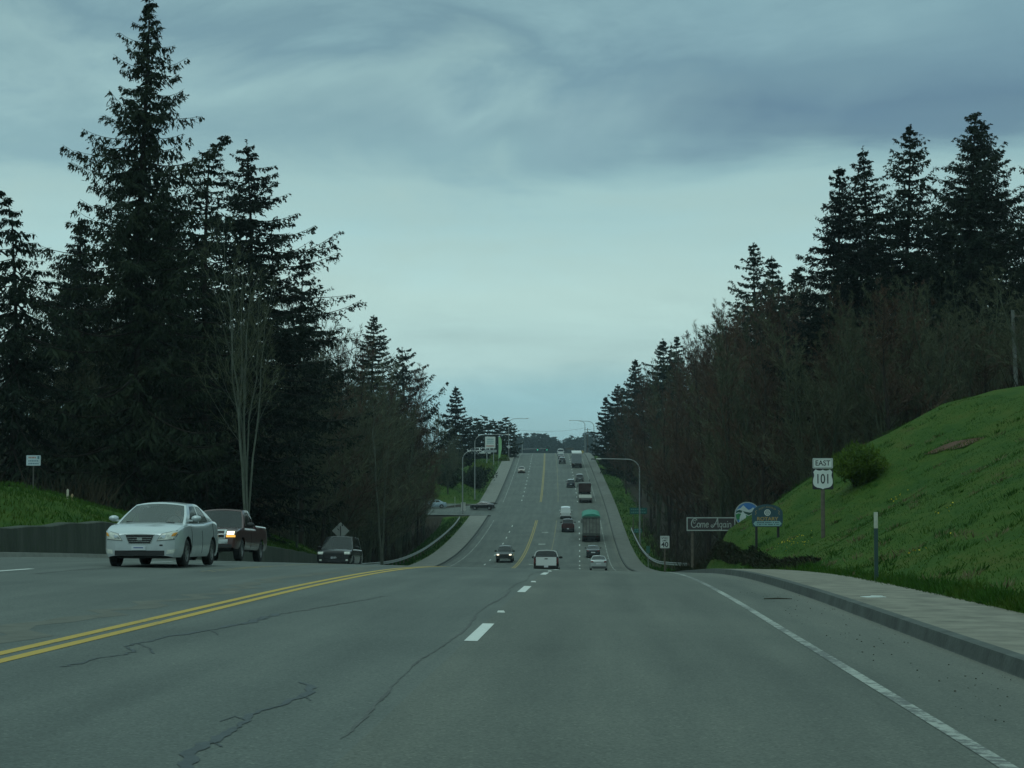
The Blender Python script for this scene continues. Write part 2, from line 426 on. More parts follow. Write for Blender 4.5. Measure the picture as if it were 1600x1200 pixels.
RD = [0, 1, 2, 3, 5, 7.5, 11, 14, 20, 30, 60, 120, 400, 4000]
RT = [(-80, [1.9, 2.1, 2.5, 3.0, 4.0, 5.2, 6.5, 7.4, 8.2, 9, 12, 14, 14, 14]),
      (0, [.0, .25, .7, 1.2, 2.2, 3.4, 4.8, 5.7, 6.8, 8, 11, 13, 13, 13]),
      (23, [-.52, -.22, .25, .75, 1.75, 2.95, 4.4, 5.3, 6.3, 7.6, 11, 13, 13, 13]),
      (50, [-1.46, -1.1, -.6, -.1, .9, 2.2, 3.8, 4.9, 6.1, 7.4, 11, 13, 13, 13]),
      (66, [-2.3, -1.85, -1.38, -.85, .3, 1.8, 3.7, 4.9, 6.1, 7.4, 11, 13, 13, 13]),
      (85, [-3.1, -1.45, -.75, -.05, 1.4, 3.0, 4.7, 5.4, 6.2, 7.4, 11, 13, 13, 13]),
      (92, [-3.4, -1.6, -1.0, -.4, .8, 2.2, 3.9, 4.7, 5.8, 7.2, 11, 13, 13, 13]),
      (100, [-4.45, -4.1, -3.7, -3.2, -2.0, -.3, 1.9, 3.3, 5, 6.8, 11, 13, 13, 13]),
      (120, [-5.6, -5.5, -5.5, -5.4, -5.0, -4.0, -2.2, -.6, 2.2, 5, 10, 13, 13, 13])]
RG = [-.12, -.12, -.35, -.5, -.3, .5, 2.0, 3.2, 5.6, 8.5, 14, 18, 18, 18]
RTOP = [-.12, -.1, -.05, 0, .1, .2, .3, .4, .6, .8, 1, 1, 1, 1]
for y_ in (150, 200, 250, 300, 350, 400, 440): RT.append((y_, [float(ZR(y_)) + g for g in RG]))
for y_ in (540, 700, 6000): RT.append((y_, [float(ZR(y_)) + g for g in RTOP]))
RTY = np.array([r[0] for r in RT]); RTZ = np.array([r[1] for r in RT])
LD = [0, .8, 3, 6, 10, 18, 40, 100, 400, 4000]                    # distance beyond the left pavement edge (rel -16.2 near, -18.8 far)
def lrow(y):
    z = float(road_z(-16, y))
    if y <= 40:  return [z + .75, z + .95, z + 2.2, 3.0, 3.2, 3.4, 4, 5, 5, 5]
    return None
LT = [(-80, [2.6, 2.8, 3.6, 4.6, 4.9, 5, 5, 5, 5, 5]), (0, [1.15, 1.3, 2.3, 3.2, 3.6, 3.8, 4, 5, 5, 5]),
      (40, [.1, .3, 1.5, 2.5, 2.8, 3, 3, 3, 3, 3]), (55, [-.6, -.35, .75, 1.75, 1.9, 1.9, 2, 2, 2, 2]),
      (65, [-.7, -.45, .5, 1.3, 1.4, 1.4, 1.5, 1.5, 1.5, 1.5]), (75, [-1.2, -1.0, -.15, .72, .8, .8, .8, .8, .8, .8]),
      (88, [-2.05, -1.9, -1.2, -.6, -.5, -.6, -.6, -.6, -.6, -.6]), (105, [-3.2, -3.1, -2.3, -1.6, -1.5, -1.7, -1.7, -1.7, -1.7, -1.7]),
      (130, [-5.2, -5.1, -4.0, -3.0, -2.8, -3.4, -4, -4, -4, -4]), (150, [-7.1, -7.1, -6.9, -6.4, -6.2, -6.5, -7, -6, -4, -4])]
LV = [-.12, -.12, -.4, -1.8, -3.4, -4.6, -4.6, -2, 0, 0]
for y_ in (175, 200, 230, 260, 290, 305): LT.append((y_, [float(ZR(y_)) + g for g in LV]))
for y_ in (313.5, 345): LT.append((y_, [float(ZR(y_)) + g for g in (-.05, -.04, -.02, 0, .06, .2, .45, .62, 1, 1)]))
LB = [-.1, .1, .9, 2.2, 3.4, 4.2, 5, 6, 6, 6]
for y_, k_ in ((356, .8), (380, 1), (410, .95), (440, .7), (470, .45)): LT.append((y_, [float(ZR(y_)) + g * k_ for g in LB]))
for y_ in (510, 560, 700, 6000): LT.append((y_, [float(ZR(y_)) + g for g in (-.1, -.05, 0, .1, .2, .3, .5, 1, 1, 1)]))
LTY = np.array([r[0] for r in LT]); LTZ = np.array([r[1] for r in LT])
def LEDGE(Y): return 16.42 + 2.33 * np.clip((Y - 128) / 25, 0, 1)
def table(T, TY, D, d, Y):
    j = int(np.clip(np.searchsorted(TY, Y) - 1, 0, len(TY) - 2)); t = min(max((Y - TY[j]) / (TY[j + 1] - TY[j]), 0), 1)
    t = t * t * (3 - 2 * t) * .4 + t * .6
    return float(np.interp(d, D, T[j]) * (1 - t) + np.interp(d, D, T[j + 1]) * t)
def bump2(x, y): return math.sin(x * .9 + 1.3 * math.sin(y * .37)) * math.sin(y * .53 + 1.1 * math.sin(x * .31))
def ground(X, Y):
    rel = X - float(S(Y)); le = float(LEDGE(Y))
    if rel > 7.0:
        d = rel - 7.0
        return table(RTZ, RTY, RD, d, Y) + (.10 * bump2(X, Y) + .05 * bump2(X * 2.7 + 3, Y * 2.1)) * min(1, d / 2.5) + .5 * bump2(X * .2, Y * .2) * min(1, max(0, d - 14) / 20)
    if rel < -le:
        d = -rel - le
        return table(LTZ, LTY, LD, d, Y) + .08 * bump2(X, Y) * min(1, d / 3) + .5 * bump2(X * .2, Y * .2) * min(1, max(0, d - 14) / 20)
    return float(road_z(rel, Y)) - .30

def stations(y0, y1):
    ys = [y0]
    while ys[-1] < y1: ys.append(min(y1, ys[-1] + (2.0 if ys[-1] < 160 else 4.0 if ys[-1] < 600 else 20 if ys[-1] < 1200 else 200)))
    return ys

def build_ground():
    ys = stations(-70, 6000)
    offs = [-4000, -1500, -600, -300, -150, -100, -75, -60, -50, -42, -36, -31, -27, -24, -22, -20.5, -19.4, -18.6, -17.6, -16.9, -16.46, -16.38, -12, -8, -4, 0, 4, 6.9, 7.1, 7.6, 8.1, 8.6, 9.2, 10, 11, 12, 13, 14.5, 16, 18, 20, 22, 25, 28, 32, 37, 43, 50, 60, 75, 100, 150, 300, 600, 1500, 4000]
    V, A = [], []
    for y in ys:
        shift = float(LEDGE(y)) - 16.42
        for o in offs:
            r = o - shift if o < -16.3 else o
            x = float(S(y)) + r
            V.append((x, y, ground(x, y)))
            g = 0.0
            if 7 < r < 24 and y < 93: g = 1.0
            elif 7 < r < 12 and 93 <= y < 600: g = .62
            elif r < -16 and y < 140: g = 1.0 if -r < 23.5 else .1
            elif r < -18 and 140 <= y < 316: g = .8 if -r < 23.5 else .15
            elif r < -18 and 342 < y < 540: g = .66 if -r < 42 else .1
            elif y >= 540: g = .5
            A.append(g)
    n = len(offs); Fc = [(j * n + i, j * n + i + 1, (j + 1) * n + i + 1, (j + 1) * n + i) for j in range(len(ys) - 1) for i in range(n - 1)]
    me = bpy.data.meshes.new('ground'); me.from_pydata(V, [], Fc); me.materials.append(GROUNDM)
    a = me.attributes.new('grass', 'FLOAT', 'POINT'); a.data.foreach_set('value', A)
    me.polygons.foreach_set('use_smooth', [True] * len(Fc)); me.update()
    tag(link('ground', me), kind='structure')
build_ground()

def ground_np(X, Y):
    X, Y = np.asarray(X, float), np.asarray(Y, float); rel = X - S(Y); le = LEDGE(Y)
    def tab(T, TY, D, d):
        D = np.asarray(D, float); j = np.clip(np.searchsorted(TY, Y) - 1, 0, len(TY) - 2); t = np.clip((Y - TY[j]) / (TY[j + 1] - TY[j]), 0, 1); t = t * t * (3 - 2 * t) * .4 + t * .6
        i = np.clip(np.searchsorted(D, d) - 1, 0, len(D) - 2); u = np.clip((d - D[i]) / (D[i + 1] - D[i]), 0, 1)
        f = lambda jj: T[jj, i] * (1 - u) + T[jj, i + 1] * u
        return f(j) * (1 - t) + f(j + 1) * t
    bp = lambda x, y: np.sin(x * .9 + 1.3 * np.sin(y * .37)) * np.sin(y * .53 + 1.1 * np.sin(x * .31))
    dr, dl = rel - 7.0, -rel - le
    zr_ = tab(RTZ, RTY, RD, np.maximum(dr, 0)) + (.10 * bp(X, Y) + .05 * bp(X * 2.7 + 3, Y * 2.1)) * np.clip(dr / 2.5, 0, 1) + .5 * bp(X * .2, Y * .2) * np.clip((dr - 14) / 20, 0, 1)
    zl_ = tab(LTZ, LTY, LD, np.maximum(dl, 0)) + .08 * bp(X, Y) * np.clip(dl / 3, 0, 1) + .5 * bp(X * .2, Y * .2) * np.clip((dl - 14) / 20, 0, 1)
    return np.where(dr > 0, zr_, np.where(dl > 0, zl_, road_z(rel, Y) - .30))

def strip(name, offs, y0, y1, mat, hf, parent=None, uv=False, ys=None):   # lengthwise sheet; offs are rel offsets, hf(rel, y) height above pavement
    ys = ys or stations(y0, y1)
    V = [(float(S(y)) + o, y, float(road_z(o, y)) + hf(k, y)) for y in ys for k, o in enumerate(offs)]
    n = len(offs); Fc = [(j * n + i, j * n + i + 1, (j + 1) * n + i + 1, (j + 1) * n + i) for j in range(len(ys) - 1) for i in range(n - 1)]
    me = bpy.data.meshes.new(name); me.from_pydata(V, [], Fc); me.materials.append(mat)
    if uv:
        u = me.uv_layers.new(name='road'); idx = np.zeros(len(me.loops), np.int32); me.loops.foreach_get('vertex_index', idx)
        UV = np.array([(o, y) for y in ys for o in offs], np.float32); u.data.foreach_set('uv', UV[idx].ravel())
    me.update()
    return link(name, me, parent)
def build_road():
    road = strip('road', [-15.3, -13, -10.5, -8, -5.5, -3, -.5, 2, 4, 5.12], -60, 1400, ASPHALT, lambda k, y: 0.0, uv=True)
    tag(road, kind='structure')
    def line(name, r, w, y0, y1, mat, h=.004):
        return strip(name, [r - w / 2, r + w / 2], y0, y1, mat, lambda k, y: h, road)
    GAP0, GAP1 = 304, 348
    for y0, y1 in ((-40, GAP0), (GAP1, 900)):
        line('edge_line', 3.66, .11, y0, y1, WHT_EDGE)
        line('edge_line', -14.35, .13, y0, y1, WHT_EDGE)
        if y0 < 0:
            for r in (-3.83, -3.58): line('yellow_line', r, .13, y0, 172, YEL)
            line('yellow_line', -3.7, .12, 176, y1, YEL_FAINT)
            for r in (-7.02, -6.80): line('yellow_line', r, .12, 38, 130, YEL_FAINT)
            for r in (-7.22, -6.96): line('yellow_line', r, .14, 134, y1, YEL_FAR)
        else:
            for r in (-7.2, -6.95): line('yellow_line', r, .14, y0, y1, YEL_FAR)
            line('yellow_line', -3.7, .12, y0, y1, YEL_FAINT)
    d0 = dash_len = 3.05
    for k in range(0, 46):
        y = 18.75 + 12.2 * k
        if not (GAP0 - 4 < y < GAP1):
            strip('lane_dash', [.0, .14], 0, 0, WHT, lambda k_, y_: .0042, road, ys=[y, y + d0 / 2, y + d0])
        y += 3.0
        if y > 30 and not (GAP0 - 4 < y < GAP1):
            strip('lane_dash', [-10.87, -10.73] if y > 125 else [-10.32, -10.18], 0, 0, WHT, lambda k_, y_: .0042, road, ys=[y, y + d0 / 2, y + d0])
    for y, r in ((24.4, .08), (36.6, .08), (48.8, .08)):                                   # raised reflector studs between dashes
        b = MB(); p = P(r, y, .009); b.box((0, 0, 0), (.11, .11, .022), taper=.7); o = b.build('road_stud', WHT, road); o.location = p
    for k in range(4):                                                              # arrow-like turn marks in the middle lane
        y = 205 + k * 24
        strip('turn_mark', [-5.75, -5.45, -5.05, -4.75], 0, 0, WHT_EDGE, lambda k_, y_: .004, road, ys=[y, y + 2.2])
    # crack sealant: wandering tar bands, drawn in road offsets
    rnd = random.Random(4)
    def seal(pts, w0, w1, mat=SEAL, h=.0042, name='crack_seal', step=.10, jit=0.0):
        V, Fc = [], []
        P0 = []
        for (a, b_) in zip(pts[:-1], pts[1:]):
            m = max(2, int(math.hypot(b_[0] - a[0], b_[1] - a[1]) / step))
            for i in range(m): t = i / m; P0.append((a[0] + (b_[0] - a[0]) * t, a[1] + (b_[1] - a[1]) * t))
        P0.append(pts[-1]); w = w0; jx = 0
        for i, (r, y) in enumerate(P0):
            w = min(w1, max(w0, w + rnd.uniform(-1, 1) * (w1 - w0) * .35)); jx = jx * .8 + rnd.uniform(-1, 1) * jit; j = jx + rnd.uniform(-.8, .8) * w0 + rnd.uniform(-.25, .25) * w
            a = P(r + j - w / 2, y, h); c = P(r + j + w / 2, y + rnd.uniform(-.02, .02), h); V += [a, c]
        for i in range(len(P0) - 1): Fc.append((2 * i, 2 * i + 1, 2 * i + 3, 2 * i + 2))
        MB().add(V, Fc).build(name, mat, road)
    def px(u, v):      # pavement offset of a mark seen at u, v near the camera
        k = (v - 806) / F_PX; y = 1.33 / k; x = (u - 800) / F_PX * y
        for _ in range(3):
            z = float(road_z(x - S(y), y)); y = (EYE - z) / ((v - 740) / F_PX); x = (u - 800) / F_PX * y
        return (x - float(S(y)), y)
    seal([px(*q) for q in ((105, 1040), (150, 1027), (205, 1020), (218, 1005), (250, 996), (330, 983), (385, 972), (420, 964), (436, 958))], .025, .11, jit=.035)
    seal([px(*q) for q in ((470, 1063), (487, 1070), (470, 1085), (420, 1105), (385, 1120), (368, 1135), (330, 1155), (300, 1175), (295, 1195), (255, 1210))], .02, .085, jit=.022)
    for q in (((218, 1005), (232, 1011), (240, 1019)), ((385, 1120), (372, 1116), (350, 1124)), ((330, 1155), (352, 1163)), ((470, 1085), (492, 1092)), ((330, 983), (345, 990))):
        seal([px(*w_) for w_ in q], .012, .035, jit=.015)
    seal([px(*q) for q in ((436, 958), (520, 945), (610, 930))], .02, .05, SEAM, jit=.03)
    seal([(-.16 + .05 * math.sin(y * .7) + rnd.uniform(-.02, .02), y) for y in np.arange(10.5, 60, 1.1)], .006, .03, SEAM, name='pavement_seam', jit=.008)
    seal([(-9.1 + .2 * math.sin(y * .3), y) for y in np.arange(34, 64, 1.5)], .03, .10, SEAM, name='pavement_seam')
    seal([(-4.6 + .1 * math.sin(y * .5), y) for y in np.arange(12, 60, 1.5)], .3, .6, simple('dusty_median', (.108, .110, .088), .9, var=.2), .002, name='dusty_band', step=.6)
    for y0, y1 in ((130, 306), (346, 640)): strip('pavement_seam', [4.55, 4.6], y0, y1, SEAM, lambda k, y: .003, road)
    # transverse joint across the far hill
    MB().add([P(-15.2, 438, .006), P(3.6, 438, .006), P(3.6, 438.7, .006), P(-15.2, 438.7, .006)], [(0, 1, 2, 3)]).build('pavement_seam', SEAL, road)
    MB().add([P(-5.7, 322, .006), P(-4.9, 322, .006), P(-4.8, 325, .006), P(-5.6, 325.5, .006)], [(0, 1, 2, 3)]).build('tar_patch', SEAL, road)
    # debris on the shoulder
    b = MB()
    for _ in range(130):
        y = rnd.uniform(12, 34); p = P(rnd.uniform(4.0, 5.05), y, .006); s_ = rnd.uniform(.002, .007)
        b.box(p, (s_ * 1.6, s_ * 2.2, s_), rot=Matrix.Rotation(rnd.uniform(0, 3), 3, 'Z'))
    tag(b.build('grit', BRUSH), 'dark grit and twigs scattered along the right gutter', 'grit', kind='stuff')
    b = MB(); b.tube([(-.24, 0, .012), (.0, .02, .018), (.24, -.01, .012)], [.008, .012, .006], 5)
    o = b.build('stick', BRUSH); o.location = P(4.45, 30.6, 0); tag(o, 'thin dark stick lying on the shoulder below the kerb', 'stick')
    b = MB(); b.box((0, 0, .006), (.34, .22, .012), rot=Matrix.Rotation(.3, 3, 'Z')); b.box((.06, .03, .016), (.18, .1, .012), rot=Matrix.Rotation(-.4, 3, 'Z'))
    o = b.build('litter', WHITE); o.location = P(5.75, 28.5, .16); tag(o, 'scrap of white paper litter on the sidewalk', 'litter')
    return road
road = build_road()

def build_kerbs():
    def gaps(yr): return yr
    for y0, y1 in ((-60, 700),):
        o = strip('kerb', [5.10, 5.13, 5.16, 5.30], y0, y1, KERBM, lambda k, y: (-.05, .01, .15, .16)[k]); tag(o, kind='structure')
        for ya, yb, mt in ((y0, 130, WALKM), (130, y1, FARWALK)):
            o = strip('sidewalk', [5.30, 5.9, 6.5, 7.0, 7.22, 7.25], ya, yb, mt, lambda k, y: (.156, .165, .175, .18, .17, -.3)[k]); tag(o, kind='structure')
    for y0, y1 in ((-60, 128),):
        o = strip('kerb', [-15.46, -15.34, -15.3, -15.27], y0, y1, CONC, lambda k, y: (.13, .13, .01, -.05)[k]); tag(o, kind='structure')
        o = strip('sidewalk', [-16.3, -15.46], y0, y1, CONC, lambda k, y: .126); tag(o, kind='structure')
    for y0, y1 in ((128, 313), (345, 700)):
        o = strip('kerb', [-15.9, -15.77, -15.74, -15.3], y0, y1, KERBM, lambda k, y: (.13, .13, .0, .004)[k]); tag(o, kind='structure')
        o = strip('sidewalk', [-18.95, -18.9, -15.9], y0, y1, CONC, lambda k, y: (-.4, .126, .126)[k]); tag(o, kind='structure')
    # side street opening on the left of the valley
    o = strip('side_street', [-95, -60, -40, -28, -20, -15.25], 314, 344, ASPHALT, lambda k, y: (.7, .5, .35, .12, .03, -.004)[k], uv=True, ys=[315, 325, 335, 343]); tag(o, kind='structure')
build_kerbs()

def build_wall():
    ys = list(np.arange(-60, 132, 2.0)); b = MB()
    top = hermite([(-60, .85), (40, .85), (55, .9), (63, 1.25), (80, 1.25), (100, 1.25), (118, 1.0), (132, .35)])
    V = []
    for y in ys:
        h = float(top(y)) + .03 * math.sin(y * 1.7)
        V += [P(-16.18, y, -.2), P(-16.22, y, h - .03), P(-16.27, y, h), P(-16.62, y, h), P(-16.66, y, -.3)]
    Fc = [(j * 5 + i, j * 5 + i + 1, (j + 1) * 5 + i + 1, (j + 1) * 5 + i) for j in range(len(ys) - 1) for i in range(4)]
    Fc += [tuple(range((len(ys) - 1) * 5, len(ys) * 5))]
    b.add(V, Fc); o = b.build('retaining_wall', WALLM)
    tag(o, 'low dark mossy retaining wall below the left grass bank', 'wall')
build_wall()

def guardrail(name, path, label, flare=0.0):
    root = empty(name, P(*path[0]), label=label, cat='guardrail', group='guardrails in the valley')
    o0 = Vector(root.location)
    prof = [(0, -.155), (.05, -.12), (.055, -.08), (0, -.03), (0, .03), (.055, .08), (.05, .12), (0, .155)]
    pts = []
    for (r0, y0), (r1, y1) in zip(path[:-1], path[1:]):
        m = max(1, int(abs(y1 - y0) / 4))
        for i in range(m): t = i / m; pts.append((r0 + (r1 - r0) * t, y0 + (y1 - y0) * t))
    pts.append(path[-1]); sgn = 1 if path[0][0] < 0 else -1
    V, Fc = [], []
    def gz(r, y):
        p = P(r, y); return max(p.z, ground(p.x, y)) if abs(r) > 7.3 else p.z
    for r, y in pts:
        p = P(r, y); z = p.z + .15
        for dx, dz in prof: V.append((p.x + sgn * dx - o0.x, y - o0.y, z + .52 + dz - o0.z))
    n = len(prof)
    for j in range(len(pts) - 1):
        for i in range(n - 1): Fc.append((j * n + i, j * n + i + 1, (j + 1) * n + i + 1, (j + 1) * n + i))
    b = MB(); b.add(V, Fc); rail = b.build('rail', STEEL, root)
    for i, (r, y) in enumerate(pts):
        p = P(r, y) - o0; b = MB(); b.box((p.x - sgn * .12, p.y, p.z + .2), (.15, .12, 1.3)); b.build('post', WOODP, root)
guardrail('guardrail', [(-20.6, 140), (-20.4, 160), (-20.2, 200), (-20.0, 250), (-19.8, 285), (-20.0, 302)], 'long steel guardrail curving up beside the left sidewalk in the valley')
guardrail('guardrail', [(10.4, 172), (9.2, 180), (8.5, 190), (8.2, 210), (8.1, 240), (8.1, 278)], 'steel guardrail bending along the right sidewalk in the valley')

# ------------------------------------------------------------------ vegetation
def frame(d):
    d = d / (np.linalg.norm(d, axis=-1, keepdims=True) + 1e-9)
    up = np.where(np.abs(d[..., 2:3]) > .95, np.array([1., 0, 0]), np.array([0, 0, 1.]))
    a = np.cross(d, up); a /= (np.linalg.norm(a, axis=-1, keepdims=True) + 1e-9)
    return d, a, np.cross(a, d)
class Tree:
    def __init__(s): s.tv, s.tf, s.nt = [], [], 0; s.lv, s.lf, s.nl = [], [], 0
    def tube(s, pts, rad, k=5):
        pts = np.asarray(pts, float); d = np.gradient(pts, axis=0); _, a, b = frame(d)
        an = np.arange(k) * 2 * np.pi / k
        V = pts[:, None, :] + (a[:, None, :] * np.cos(an)[None, :, None] + b[:, None, :] * np.sin(an)[None, :, None]) * np.asarray(rad)[:, None, None]
        V = V.reshape(-1, 3); m = len(pts); i = np.arange(m - 1)[:, None] * k; j = np.arange(k)[None, :]; j2 = (j + 1) % k
        F = np.stack([i + j, i + j2, i + k + j2, i + k + j], -1).reshape(-1, 4)
        s.tv.append(V); s.tf.append(F + s.nt); s.nt += len(V)
    def blades(s, base, tip, w, rng, side=None):            # tapering leaf or twig blades: base (n,3) tip (n,3) widths (n,)
        d = tip - base; _, a, b = frame(d); t = rng.uniform(0, np.pi, len(base))[:, None]
        sd = (a * np.cos(t) + b * np.sin(t)) * (np.asarray(w)[:, None] / 2)
        mid = base + d * .45
        V = np.stack([base, mid + sd, tip, mid - sd], 1).reshape(-1, 3)
        F = np.arange(len(base))[:, None] * 4 + np.array([[0, 1, 2, 3]])
        s.lv.append(V); s.lf.append(F + s.nl); s.nl += len(V)
    def build(s, name, tm, lm, label, cat, group=None, loc=(0, 0, 0), crown='crown'):
        root = empty(name, loc, label=label, cat=cat, group=group)
        np_mesh('trunk', np.concatenate(s.tv), np.concatenate(s.tf), tm, root, True)
        np_mesh(crown, np.concatenate(s.lv), np.concatenate(s.lf), lm, root)
        return root
def unit(rng, n):
    v = rng.normal(size=(n, 3)); return v / np.linalg.norm(v, axis=1, keepdims=True)

def conifer(seed, H, Rb, base=.12, step=.55, per=5, droop=.25, up=.25, hang=.5, spray=.5, width=.10, dens=1.0, ragged=.3, power=.85, bend=0.0, lean=0.0, gap=0.0, side=None, slope=None):
    """trunk with whorls of boughs; every bough carries side shoots hung with needle blades"""
    rng = np.random.default_rng(seed); T = Tree()
    n = 26; zz = np.linspace(0, H, n); f = zz / H
    wob = .012 * H
    cx = wob * np.sin(f * 5 + seed) * f + bend * np.clip((f - .93) / .07, 0, 1) ** 1.6 * H * .05 + lean * zz
    cy = wob * np.cos(f * 4 + seed * 2) * f
    tz = zz - abs(bend) * np.clip((f - .95) / .05, 0, 1) ** 2 * H * .015
    r0 = H * .0125
    T.tube(np.stack([cx, cy, tz], 1), np.maximum(r0 * (1 - f) ** .8, .02), 7)
    z = H * base; ang = rng.uniform(0, 6.28)
    while z < H * .995:
        f0 = z / H; L0 = Rb * (1 - (f0 - base) / (1 - base)) ** power + .25
        if slope: q_ = slope * (H - z) + .2; L0 = (q_ ** -4 + Rb ** -4) ** -.25
        if f0 - base < .1: L0 *= .6 + 4 * (f0 - base)
        m = max(3, int(round(per * (1.1 if f0 < .8 else .9))))
        for k in range(m):
            ang += 2.399 + rng.uniform(-.5, .5)
            if rng.random() < gap * (1 if f0 < .9 else .4): continue
            L = L0 * rng.uniform(1 - ragged * 1.3, 1 + ragged * .6)
            L *= 1 + .17 * math.sin(z * .9 + 2 * ang + seed) + .14 * math.sin(z * 2.3 + 3 * ang + 2 * seed)
            if side is not None: L *= 1 + side[0] * math.cos(ang - side[1])
            c = np.array([np.interp(z, zz, cx), np.interp(z, zz, cy), z + rng.uniform(-.3, .3) * step])
            q = max(4, int(L / .55)); t = np.linspace(0, 1, q + 1)
            dr = droop * (1.25 - f0) * rng.uniform(.6, 1.4); uu = up * rng.uniform(.4, 1.3)
            rr = L * t; dz = L * (-dr * 1.6 * t + (dr * .5 + uu) * t ** 2.2) + .25 * L * max(0, f0 - .75) * 2 * t
            bx = ang + rng.uniform(-.15, .15) * t
            pts = np.stack([c[0] + rr * np.cos(bx), c[1] + rr * np.sin(bx), c[2] + dz], 1)
            rad = np.maximum(.010 * L * (1 - t) + .008, .008)
            T.tube(pts, rad, 3)
            ni = max(4, int(L * 8)); ti = rng.uniform(.02, .72, ni); ib = np.stack([np.interp(ti, t, pts[:, i]) for i in range(3)], 1)
            idr = unit(rng, ni) * np.array([1, 1, .45]) - np.array([0, 0, hang * .7]); T.blades(ib, ib + idr * (.38 + .07 * L) * rng.uniform(.5, 1.1, ni)[:, None], .17 * rng.uniform(.6, 1.3, ni), rng)
            # shoots on both sides, longest in the middle of the bough
            ns = max(8, int(L * 9 * dens)); ts = rng.uniform(.03, 1, ns) ** .75
            sb = np.stack([np.interp(ts, t, pts[:, i]) for i in range(3)], 1)
            sgn = rng.choice([-1, 1], ns); fw = rng.uniform(.35, .9, ns)
            out = np.stack([np.cos(bx[-1]) * fw - np.sin(bx[-1]) * sgn, np.sin(bx[-1]) * fw + np.cos(bx[-1]) * sgn, -hang * rng.uniform(.1, 1.2, ns)], 1)
            out /= np.linalg.norm(out, axis=1, keepdims=True)
            sl = (L * .30 * np.clip(1.15 - ts, .18, 1) + .12) * rng.uniform(.5, 1.2, ns)
            # along each shoot, blades
            kb = max(3, int(round((6 if f0 > .45 else 3) * dens))); u = rng.uniform(.05, 1, (ns, kb))
            bb = (sb[:, None, :] + out[:, None, :] * (sl[:, None] * u)[..., None]); bb[..., 2] -= (hang * .25 * (sl[:, None] * u ** 2))
            bb = bb.reshape(-1, 3); nb = len(bb)
            dirs = np.repeat(out, kb, 0) * .8 + unit(rng, nb) * .75; dirs[:, 2] -= hang * rng.uniform(.1, 1.3, nb)
            dirs /= np.linalg.norm(dirs, axis=1, keepdims=True)
            ln = spray * rng.uniform(.4, 1.2, nb) * (.65 + .35 * (1 - f0))
            T.blades(bb, bb + dirs * ln[:, None], width * rng.uniform(.6, 1.4, nb), rng)
        z += step * rng.uniform(.7, 1.35) * (1 if f0 < .8 else .75)
    # leader
    nb = 40; tt = rng.uniform(.93, 1.0, nb); bb = np.stack([np.interp(tt * H, zz, cx), np.interp(tt * H, zz, cy), np.interp(tt * H, zz, tz)], 1)
    dd = unit(rng, nb) * np.array([1, 1, .3]) + np.array([0, 0, .5]); T.blades(bb, bb + dd * spray * .5, np.full(nb, width * .8), rng)
    return T

def bare_tree(seed, H, stems=2, spread=.16, first=.22, limbs=20, twigs=7, tw=.028, fork=.55, droop=0.0, rad=.0085):
    rng = np.random.default_rng(seed); T = Tree()
    tb, tt_, twd = [], [], []
    for s_ in range(stems):
        a = rng.uniform(0, 6.28); h = H * rng.uniform(.78, 1.0) if s_ else H; ln = spread * h * rng.uniform(.25, 1.0) * (1 if stems > 1 else .35)
        q = 13; t = np.linspace(0, 1, q)
        w = np.cumsum(rng.normal(size=(q, 2)) * .010 * h, 0)
        x = np.cos(a) * ln * t ** 1.3 + w[:, 0] * t; y = np.sin(a) * ln * t ** 1.3 + w[:, 1] * t
        st = np.stack([x, y, h * t], 1); T.tube(st, np.maximum(rad * h * (1 - t * .93), .012), 6)
        nl = int(limbs * rng.uniform(.8, 1.2))
        for k in range(nl):
            f = first + (1 - first) * ((k + rng.uniform(0, 1)) / nl) ** .9
            p0 = np.array([np.interp(f, t, st[:, i]) for i in range(3)])
            aa = rng.uniform(0, 6.28); inc = rng.uniform(.35, .95) * (1.1 - .45 * f)
            L = h * (.34 * (1 - f) ** .7 + .06) * rng.uniform(.55, 1.15)
            m = 6; u = np.linspace(0, 1, m)
            curve = inc * (1 - .35 * u) + droop * u
            stp = np.stack([np.sin(curve) * np.cos(aa + .3 * u), np.sin(curve) * np.sin(aa + .3 * u), np.cos(curve)], 1) * (L / (m - 1))
            lp = p0 + np.concatenate([np.zeros((1, 3)), np.cumsum(stp[:-1], 0)]) + np.cumsum(rng.normal(size=(m, 3)) * .012 * L, 0)
            T.tube(lp, np.maximum(.30 * rad * L * 2.6 * (1 - u * .85), .008), 3)
            nsb = max(4, int(L * 2.4))
            for j in range(nsb):
                fu = rng.uniform(.15, 1); b0 = np.array([np.interp(fu, u, lp[:, i]) for i in range(3)])
                dl = lp[-1] - lp[0]; dl /= np.linalg.norm(dl)
                dd = dl + unit(rng, 1)[0] * .85 + np.array([0, 0, .35 - droop]); dd /= np.linalg.norm(dd)
                SL = L * .38 * rng.uniform(.4, 1.1) * (1.15 - .5 * fu)
                e0 = b0 + dd * SL * .5 + rng.normal(size=3) * .04 * SL; e1 = e0 + (dd + unit(rng, 1)[0] * .35) * SL * .5
                tb += [b0, e0]; tt_ += [e0, e1]; twd += [tw * 1.3, tw]
                for q_ in range(twigs):
                    g = rng.uniform(.15, 1); o = b0 + (e1 - b0) * g
                    td = dd + unit(rng, 1)[0] * .95 + np.array([0, 0, .25 - droop]); td /= np.linalg.norm(td)
                    l_ = SL * .45 * rng.uniform(.4, 1.2) + .15
                    tb.append(o); tt_.append(o + td * l_); twd.append(tw * .75)
    T.blades(np.array(tb), np.array(tt_), np.array(twd), rng)
    return T

